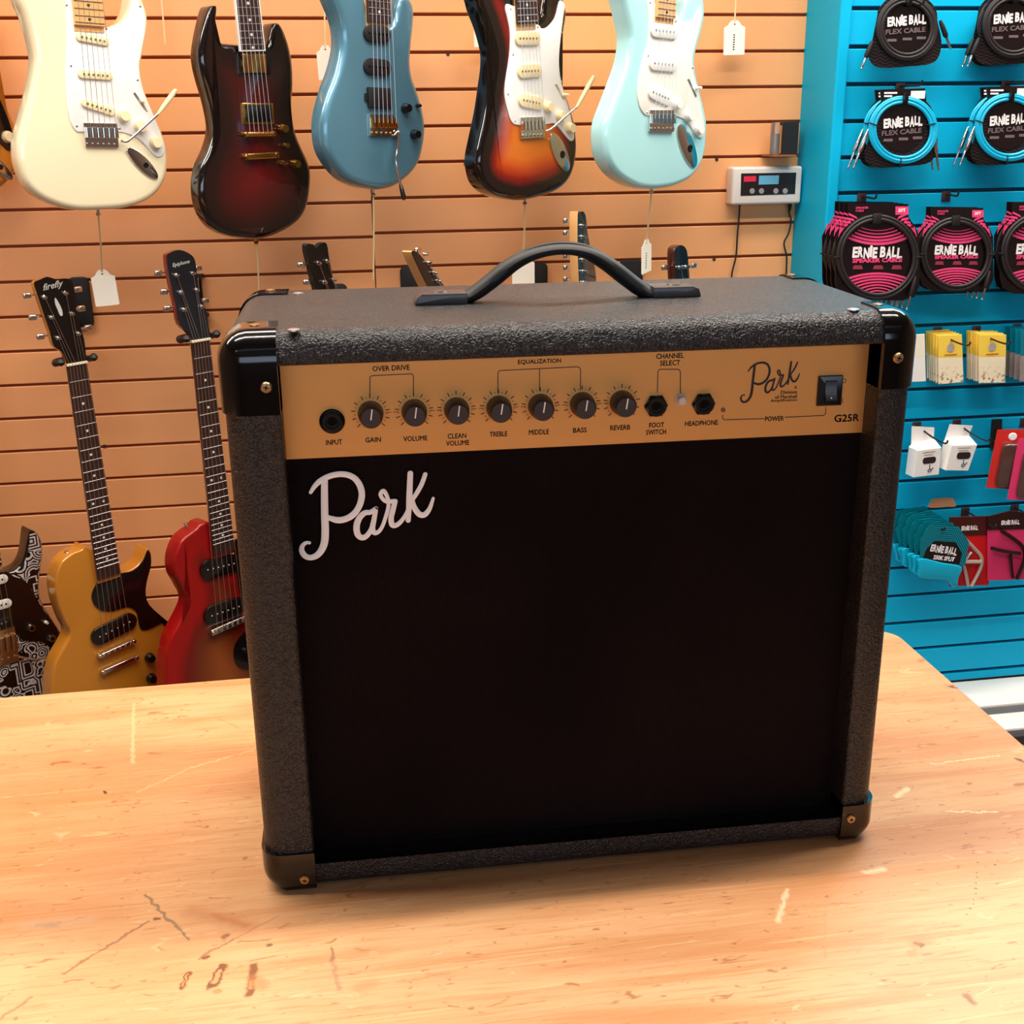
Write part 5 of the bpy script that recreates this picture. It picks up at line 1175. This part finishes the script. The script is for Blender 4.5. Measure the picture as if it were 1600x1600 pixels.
def speaker_pack(cx, cy, d, label, k=1.0, group=None, badge=True):
    F = Frame(on_wall(cx, cy, DB-d), WA); t = thing('cable_pack', label, 'cable', F.org, WA, group)
    X = lambda x, y: (cx+x*k, cy+y*k)
    o = [X(-45,-84),(X(48,-83)),X(49,-62),X(60,-46),X(66,-30),X(66,45),X(58,62),X(40,68),X(-44,66),X(-62,56),X(-66,40),X(-66,-28),X(-58,-44),X(-46,-58)]
    bm = bmesh.new(); slab(bm, para(F, o), 0, .0012); c = finish('card', bm, M_cardb, t)
    coil(F, cx, cy, 62*k, 64*k, 2, .0042, M_cblk, t, spread=.9)
    # pink rings on the centre label: a smiling set above, an arching set below
    def band(y0, sag, hw, th, par, n=12):
        up = [X(-hw+2*hw*j/n, y0+sag*(1-(2*j/n-1)**2)) for j in range(n+1)]; lo_ = [X((-hw+2*hw*j/n), y0+th+sag*(1-(2*j/n-1)**2)) for j in range(n, -1, -1)]
        bm = bmesh.new(); slab(bm, para(F, up+lo_), -.0022, -.001); finish('pink_ring', bm, M_pk, par)
    for i in range(5): band(-47+3.6*i, 5+1.2*i, 26+5*i, 1.4+.7*i, c)
    for i in range(7): band(34+4.2*i, -10+.4*i, 52-5*i, 3.2-.25*i, c)
    for sgn in (-1, 1):          # pink bars on the card's shoulders
        for i in range(6):
            bm = bmesh.new(); slab(bm, para(F, [X(sgn*(33+5*i), -66+3*i+3), X(sgn*(45+3.2*i), -69+7.0*i), X(sgn*(45+3.2*i), -65.5+7.0*i), X(sgn*(31+5*i), -62+3*i+3)]), -.0010, .0003); finish('pink_bar', bm, M_pk, c)
    logo_eb(F, cx, cy-7*k, 78*k, 17*k, c, M_wt, -.01, .0014); txt(F, 'SPEAKER CABLE', cx, cy+5*k, 78*k, 7*k, c, M_pk, -.01, .0014, .05)
    for dx_ in (-31, 1, 30): bm = bmesh.new(); slab(bm, para(F, [X(dx_-6, 13), X(dx_+6, 13), X(dx_+8, 19), X(dx_-8, 19)]), -.0014, 0); finish('pink_print', bm, mat('dull_pink_print', (150, 50, 72), .4), c)
    txt(F, 'SPEAKER', cx-24*k, cy-77*k, 20*k, 3.2*k, c, M_pk, 0, .0008); txt(F, 'CABLE', cx-28*k, cy-72.5*k, 13*k, 3.2*k, c, M_pk, 0, .0008)
    bm = bmesh.new(); slab(bm, para(F, [X(28,-79), X(48,-79), X(48,-66), X(28,-66)]), -.0012, .0003); q_ = finish('pink_badge', bm, M_pk, c)
    txt(F, '20FT', cx+38*k, cy-73*k, 11*k, 6*k, q_, M_wt, 0, .002)
    p = F.hit(cx-1, cy-60*k, .009); bm = bmesh.new(); box(bm, p, (.020, .008, .022), bev=.002); finish('cable_tie', bm, M_blkm, t)
    for sx2 in (-1, 1): p = F.hit(cx+sx2*63*k, cy, .006); bm = bmesh.new(); box(bm, p, (.016, .010, .003), bev=.0005); finish('wire_tie', bm, M_blkm, t)
    plug(F, (cx+60*k, cy+30*k), (cx+45*k, cy+84*k), t, M_chrome, M_cblk, .010, .9)
    plug(F, (cx+36*k, cy+50*k), (cx+27*k, cy+80*k), t, M_chrome, M_cblk, -.004, .8)
    return t
STEP = .0235
ord_ = ('front', 'second', 'third', 'last')
def stack(root, n, what):
    for k in range(1, n): dup(root, WN*STEP*k, '%s pack from the front in the %s' % (('second', 'third', 'fourth')[k-1], what))
a = speaker_pack(1371, 401.6, .085, 'front speaker cable pack with pink rings in the left stack above the amplifier'); stack(a, 4, 'left stack of pink-ringed speaker cables')
b = speaker_pack(1494.5, 397, .065, 'front speaker cable pack with pink rings in the middle stack', .87); stack(b, 2, 'middle stack of pink-ringed speaker cables')
c = speaker_pack(1625, 396, .065, 'front speaker cable pack with pink rings in the stack cut by the right edge', .95); stack(c, 2, 'right-edge stack of pink-ringed speaker cables')
hook(1346, 304, 'hook holding the left stack of speaker cables', .075); hook(1478, 301, 'hook holding the middle stack of speaker cables', .055); hook(1610, 298, 'hook holding the stack of speaker cables at the right edge', .10)

# yellow string packets and their neighbours
M_yel = mat('yellow_packet', (252, 214, 84), .35, coat=.4); M_clr = bpy.data.materials.new('speckled_window'); M_clr.use_nodes = True
nt = M_clr.node_tree; N = nt.nodes; L = nt.links; B = N['Principled BSDF']; tc = N.new('ShaderNodeTexCoord')
sp = N.new('ShaderNodeSeparateXYZ'); L.new(tc.outputs['Object'], sp.inputs[0])
L.new(mixc(math_('MULTIPLY', ramp(noise(nmap((1, 1, 1)), 90, 3), .52, .6), ramp(sp.outputs[2], -.015, -.045)), (250, 236, 204), (170, 130, 96)), B.inputs['Base Color']); B.inputs['Roughness'].default_value = .2; B.inputs['Coat Weight'].default_value = .5
M_pic = mat('packet_picture', (176, 170, 166), .5, noise=.5, nscale=150)
def packet(P, ysplit, d, label, mt, mb, pic=True, group=None, mid=None):
    cx, cy = sum(p[0] for p in P)/4, sum(p[1] for p in P)/4
    F = Frame(on_wall(cx, cy, DB-d), WA+.05); t = thing('string_packet', label, 'packet', F.org, WA+.05, group)
    tl, tr, br, bl = P; f = (ysplit-tl[1])/(bl[1]-tl[1]); f2 = (ysplit-1-tr[1])/(br[1]-tr[1])
    L_ = lambda a, b, f: (a[0]+(b[0]-a[0])*f, a[1]+(b[1]-a[1])*f)
    m1, m2 = L_(tl, bl, f), L_(tr, br, f2)
    bm = bmesh.new(); slab(bm, para(F, [tl, tr, m2, m1]), 0, .003, .0006, 1); hd_ = finish('header_card', bm, mt, t)
    bm = bmesh.new(); slab(bm, para(F, [m1, m2, br, bl]), 0, .004, .001, 1); finish('clear_pouch', bm, mb, t)
    if pic:
        c = F.hit(cx, tl[1]+(ysplit-tl[1])*.55, .001); bm = bmesh.new(); lathe(bm, [(.0105, 0), (.0105, .0005), (0, .0005)], (c.x, -.0003, c.z), (0, -1, 0), 8, sx=.95); finish('picture', bm, M_pic, hd_)
        c = F.hit(cx, ysplit-5, .001); bm = bmesh.new(); box(bm, (c.x, -.0006, c.z), (.032, .0006, .0016)); finish('red_line', bm, mat('red_line', (206, 96, 40), .5), hd_)
    return t
a = packet([(1466,525),(1503,522.5),(1506,597),(1467,601)], 559, .068, 'yellow and cream string packet, front of the left yellow bunch', M_yel, M_clr)
for k in range(1, 6): dup(a, WN*.011*k+Vector((random.uniform(-.002, .002), 0, random.uniform(0, .003))), 'yellow string packet number %s from the front in the left bunch' % ('two three four five six'.split()[k-1]), random.uniform(-.02, .02))
b = packet([(1529,523),(1572.5,523),(1571,598),(1530,599)], 558, .068, 'yellow and cream string packet, front of the right yellow bunch', M_yel, M_clr)
for k in range(1, 6): dup(b, WN*.011*k+Vector((random.uniform(-.002, .002), 0, random.uniform(0, .003))), 'yellow string packet number %s from the front in the right bunch' % ('two three four five six'.split()[k-1]), random.uniform(-.02, .02))
M_cbl = mat('clear_blue_header', (0, 120, 144), .3, coat=.4); M_cgr = mat('clear_grey_pouch', (150, 138, 136), .2, coat=.5, noise=.3, nscale=60)
c = packet([(1596,517),(1628,517),(1627,598),(1594,596)], 556, .085, 'clear packet with a blue-green header, front of the bunch at the right edge', M_cbl, M_cgr, False)
for k in range(1, 4): dup(c, WN*.022*k, 'clear packet with blue-green header, number %s in the right-edge bunch' % ('two three four'.split()[k-1]))
packet([(1405,524),(1445,522),(1447,596),(1402,598)], 559, .068, 'pale packet mostly hidden behind the right top corner of the amplifier', mat('pale_header', (244, 236, 214), .4), M_white, False)
M_hkw = mat('brown_wire', (52, 28, 22), .4)
for x, y, l in ((1464.5, 513, 'hook holding the left bunch of yellow packets'), (1525, 511, 'hook holding the right bunch of yellow packets'), (1589, 508, 'hook holding the clear packets at the right edge')): hook(x, y, l, .15, -.012, wire=M_hkw)

# white tuner boxes
M_carton = mat('white_carton', (246, 242, 238), .5); M_tuner = mat('tuner_picture', (40, 30, 32), .5)
def tuner_box(P, label, d, flap):
    """P: front face px (tl,tr,br,bl)"""
    cx, cy = sum(p[0] for p in P)/4, sum(p[1] for p in P)/4; F = Frame(on_wall(cx, cy, DB-d), WA+.12)
    t = thing('tuner_box', label, 'box', F.org, WA+.12); q = para(F, P); D_ = .034
    bm = bmesh.new(); slab(bm, q, 0, D_, .0008, 1); c = finish('carton', bm, M_carton, t)
    # sloping shoulder and hang flap
    fl = [F.hit(x, y, -D_) for x, y in flap]; fr = [bm_ for bm_ in q[:2]]
    bm = bmesh.new(); v = [bm.verts.new(p) for p in ((q[0][0], .0005, q[0][1]), (q[1][0], .0005, q[1][1]), (fl[2].x, D_, fl[2].z), (fl[3].x, D_, fl[3].z), (q[1][0], D_, q[1][1]), (q[0][0], D_, q[0][1]))]
    bm.faces.new((v[0], v[1], v[2], v[3])); bm.faces.new((v[1], v[4], v[2])); bm.faces.new((v[0], v[3], v[5])); bm.faces.new((v[0], v[5], v[4], v[1])); bm.faces.new((v[5], v[3], v[2], v[4])); finish('shoulder', bm, M_carton, t, smooth=False)
    bm = bmesh.new(); slab(bm, [(p.x, p.z) for p in fl], D_, D_+.0015); finish('hang_tab', bm, M_carton, t)
    L2 = lambda u, v_: (q[0][0]+(q[1][0]-q[0][0])*u+(q[3][0]-q[0][0])*v_, q[0][1]+(q[1][1]-q[0][1])*u+(q[3][1]-q[0][1])*v_)
    ct = L2(.56, .42); a = math.atan2(q[1][1]-q[0][1], q[1][0]-q[0][0])
    w_ = (Vector(q[1])-Vector(q[0])).length
    pts = [(ct[0]+x*math.cos(a)-z*math.sin(a), ct[1]+x*math.sin(a)+z*math.cos(a)) for x, z in rrect(-w_*.27, w_*.27, -w_*.12, w_*.12, w_*.10)]
    bm = bmesh.new(); slab(bm, pts, -.0006, .0002); finish('tuner_picture', bm, M_tuner, c)
    s_ = L2(.60, .58); e = L2(.62, .74)
    bm = bmesh.new(); tube(bm, [(s_[0], -.0006, s_[1]), (e[0], -.0006, e[1])], .0009, 6)
    finish('clip_stem', bm, M_tuner, c)
    bm = bmesh.new(); tube(bm, [(e[0]+.0045*math.cos(2*PI*k/16), -.0006, e[1]-.004+.0034*math.sin(2*PI*k/16)) for k in range(16)], .0008, 6, closed=True); finish('clip_ring', bm, M_tuner, c)
    bm = bmesh.new(); tube(bm, [(e[0]+.004, -.0006, e[1]-.003), (e[0]+.010, -.0006, e[1]+.002)], .0008, 6); finish('clip_jaw', bm, M_tuner, c)
    for v_, wd in ((.10, .5), (.20, .38)):
        g_ = L2(.5, v_); bm = bmesh.new(); box(bm, (g_[0], -.0005, g_[1]), (w_*wd, .0004, .0018), mtx=Matrix.Rotation(-a, 3, 'Y')); finish('faint_print', bm, mat('faint_print', (196, 176, 156), .6), c)
    return t
tuner_box([(1433,704),(1471,699.5),(1467,741.5),(1427.5,746)], 'white hanging carton with a black clip-on tuner picture, nearest the amplifier', .075, [(1425,666),(1460,668),(1459,685),(1424,694)])
tuner_box([(1487.5,696),(1527,695),(1513,735.5),(1478,735)], 'white tilted carton with a black clip-on tuner picture, right of its twin', .075, [(1484.5,663),(1520,665),(1514,680),(1477,685)])
for x, y, l in ((1432, 661, 'hook holding the white carton nearest the amplifier'), (1494.5, 657.5, 'hook holding the tilted white carton')):
    hook(x, y, l, .15, -.01)
    
q = on_wall(1556, 657, DB); t = thing('slat_bracket', 'tall black bracket on the blue wall between the white cartons and the pink blister packs', 'bracket', q, WA)
F = Frame(q, WA); bm = bmesh.new(); slab(bm, para(F, [(1549,655),(1563,654),(1561,698),(1545,699)]), -.010, -.0005, .001, 1); finish('plate', bm, M_blkm, t)
bm = bmesh.new(); p = F.hit(1550, 688); cyl(bm, (p.x, -.010, p.z), (0, -1, 0), .0018, .001, 10); finish('rivet', bm, M_steel, t)
# pink blister packs
M_red = mat('red_card', (214, 40, 30), .35, coat=.4); M_pkc = mat('pink_card', (226, 52, 108), .35, coat=.4); M_smoke = mat('smoky_blister', (84, 54, 48), .12, coat=1, noise=.4, nscale=40)
def blister(P, d, label, m):
    cx, cy = sum(p[0] for p in P)/4, sum(p[1] for p in P)/4; F = Frame(on_wall(cx, cy, DB-d), WA-.35); t = thing('blister_pack', label, 'packet', F.org, WA-.35)
    q = para(F, P); bm = bmesh.new(); slab(bm, q, .004, .0055, .0004, 1); c = finish('backing_card', bm, m, t)
    c0 = (sum(a[0] for a in q)/4, sum(a[1] for a in q)/4); bm = bmesh.new()
    slab(bm, catmull([(c0[0]+(a[0]-c0[0])*.74+.006, c0[1]+(a[1]-c0[1])*.72-.012) for a in [((q[i-1][0]*(1-f)+q[i][0]*f), (q[i-1][1]*(1-f)+q[i][1]*f)) for i in range(4) for f in (.12, .5, .88)]], 4), -.012, .004, .004, 3, rb=0); finish('blister', bm, M_smoke, t)
    bm = bmesh.new(); h = F.hit(P[0][0]+24, P[0][1]+11, 0); lathe(bm, [(.010, 0), (.008, .002), (0, .002)], (h.x, .004, h.z), (0, -1, 0), 12); finish('white_emblem', bm, M_wt, c)
    return t
blister([(1559,672),(1612,671),(1596,766),(1541,763)], .07, 'red and pink blister pack, left of the two hanging by the black bracket', M_red)
blister([(1592,686),(1640,684),(1624,784),(1574,781)], .11, 'pink blister pack in front, cut by the right edge of the photo', M_pkc)
hook(1600, 655, 'hook holding the pink blister packs', .13)

# bare patch where the blue paint of a slat has been cut away
F = Frame(on_wall(1472, 785, DB), WA)
bm = bmesh.new(); slab(bm, catmull(para(F, [(1451,793),(1455,782),(1461,779),(1486,778),(1491,783),(1493,791),(1480,792)]), 3), -.0008, .0005, 0); o = finish('trim_4', bm, mat('bare_fibreboard', (206, 146, 104), .8, noise=.15, nscale=40)); o.location = F.org; o.rotation_euler = (0, 0, WA); struct(o)

# bottom row: blue pouches and capo cards
M_strp = bpy.data.materials.new('teal_striped_card'); M_strp.use_nodes = True
nt = M_strp.node_tree; N = nt.nodes; L = nt.links; B = N['Principled BSDF']; tc = N.new('ShaderNodeTexCoord')
sp = N.new('ShaderNodeSeparateXYZ'); L.new(tc.outputs['Object'], sp.inputs[0])
rad_ = math_('MAXIMUM', math_('ADD', math_('MULTIPLY', math_('ABSOLUTE', sp.outputs[0]), .86), math_('MULTIPLY', sp.outputs[2], .6)), sp.outputs[2])
L.new(mixc(ramp(math_('SINE', math_('MULTIPLY', rad_, 1250)), -.2, .1), (0, 70, 84), (0, 150, 170)), B.inputs['Base Color']); B.inputs['Roughness'].default_value = .35
M_bag = mat('light_blue_pouch', (0, 176, 214), .25, coat=.5, noise=.08, nscale=20)
def pouch(cx, cy, d, label, tilt=0):
    F = Frame(on_wall(cx, cy, DB-d), WA); t = thing('cable_pouch', label, 'packet', F.org, WA); t.rotation_euler = (0, tilt, WA)
    X = lambda P: [F.h2(cx+x, cy+y) for x, y in P]
    bm = bmesh.new(); slab(bm, X([(-24,-34),(22,-34),(40,-12),(36,26),(-36,20),(-37,-12)]), 0, .0015); c = finish('header_card', bm, M_strp, t)
    bm = bmesh.new(); slab(bm, X([(-14,-10),(18,-10),(30,6),(26,26),(-32,20),(-26,2)]), -.0008, .0005); l_ = finish('black_label', bm, M_cardb, c)
    bm = bmesh.new(); slab(bm, catmull(X([(-36,18),(0,23),(30,27),(26,44),(24,60),(14,56),(6,48),(-34,48),(-37,34)]), 3), -.004, .008, .003, 3); finish('pouch', bm, M_bag, t)
    logo_eb(F, cx+1, cy+3, 42, 11, l_, M_wt, -.10, .0016); txt(F, '250K SPLIT', cx+2, cy+16, 34, 7, l_, M_wt, -.12, .0018, .05)
    return t
p_ = pouch(1474, 856, .125, 'front light blue pouch with a teal striped header, hanging low beside the amplifier', .06)
for k in range(1, 6): dup(p_, WN*.017*k+Vector((-.006*k, 0, .004*k)), 'light blue pouch with striped header, number %s from the front of its bunch' % ('two three four five six'.split()[k-1]), random.uniform(-.25, .1))
M_hdr = mat('dark_red_header', (70, 14, 12), .3, coat=.6, noise=.3, nscale=40); M_capr = mat('capo_red_card', (206, 12, 22), .35, coat=.4); M_silv = mat('silver_capo', (214, 206, 196), .3, metal=.6)
def capo_card(x0, y0, x1, y1, d, label, body, hdr, capo, hy, dark, arch=False):
    cx, cy = (x0+x1)/2, (y0+y1)/2; F = Frame(on_wall(cx, cy, DB-d), WA); t = thing('capo_card', label, 'packet', F.org, WA); w_, h_ = x1-x0, y1-y0
    X = lambda P: [F.h2(x0+w_*a, y0+h_*b) for a, b in P]
    bm = bmesh.new(); slab(bm, X([(0,hy),(1,hy-.02),(1,1),(0,1.02)]), 0, .0015); c = finish('card', bm, body, t)
    bm = bmesh.new(); slab(bm, X([(0,.06),(.5,-.02),(1,.02),(1,hy),(0,hy+.02)]) if arch else X([(0,0),(1,-.02),(1,hy),(0,hy+.02)]), -.0012, .0015, .0004, 1); h = finish('header', bm, hdr, t)
    logo_eb(F, x0+w_*.52, y0+h_*hy*.62, w_*.42, 7, h, M_wt, .05, .0016)
    def bar(P, r, nm='capo_arm'):
        q = catmull([(*F.h2(x0+w_*a, y0+h_*b), 0) for a, b in P], 5, False); bm = bmesh.new(); tube(bm, [(a[0], -.008, a[1]) for a in q], r, 8); return finish(nm, bm, capo, t)
    if dark:
        bar([(.28,-.0+hy+.02),(.5,.36),(.75,.50),(.80,.68),(.62,.98)], .0048); bar([(.05,.52),(.35,.57),(.70,.60)], .0045, 'capo_bar'); bar([(.48,.62),(.50,.80),(.53,.96)], .0040, 'capo_handle')
    else:
        bar([(.40,.33),(.58,.44),(.75,.55),(.78,.66),(.70,.80),(.52,1.0)], .0042); bar([(.10,.66),(.42,.64),(.76,.64)], .0048, 'capo_bar'); bar([(.32,.68),(.38,.82),(.44,1.0)], .0040, 'capo_handle'); bar([(.38,.62),(.46,.54),(.52,.50)], .0030, 'capo_spring')
    return t
capo_card(1483, 808, 1545, 914, .105, 'red capo card with a silver capo beside the light blue pouches', M_capr, M_hdr, M_silv, .26, False)
capo_card(1543, 800, 1612, 905, .110, 'bright pink capo card with a dark capo at the right edge, lowest row', M_pkc, mat('black_arch_header', (44, 10, 14), .3, coat=.5, noise=.3, nscale=40), mat('dark_capo', (44, 22, 18), .35, metal=.4), .25, True, True)
for x, y, l in ((1432, 799, 'hook holding the light blue pouches'), (1508, 795, 'hook holding the red capo card'), (1585, 790, 'hook holding the pink capo card')): hook(x, y, l, .14)
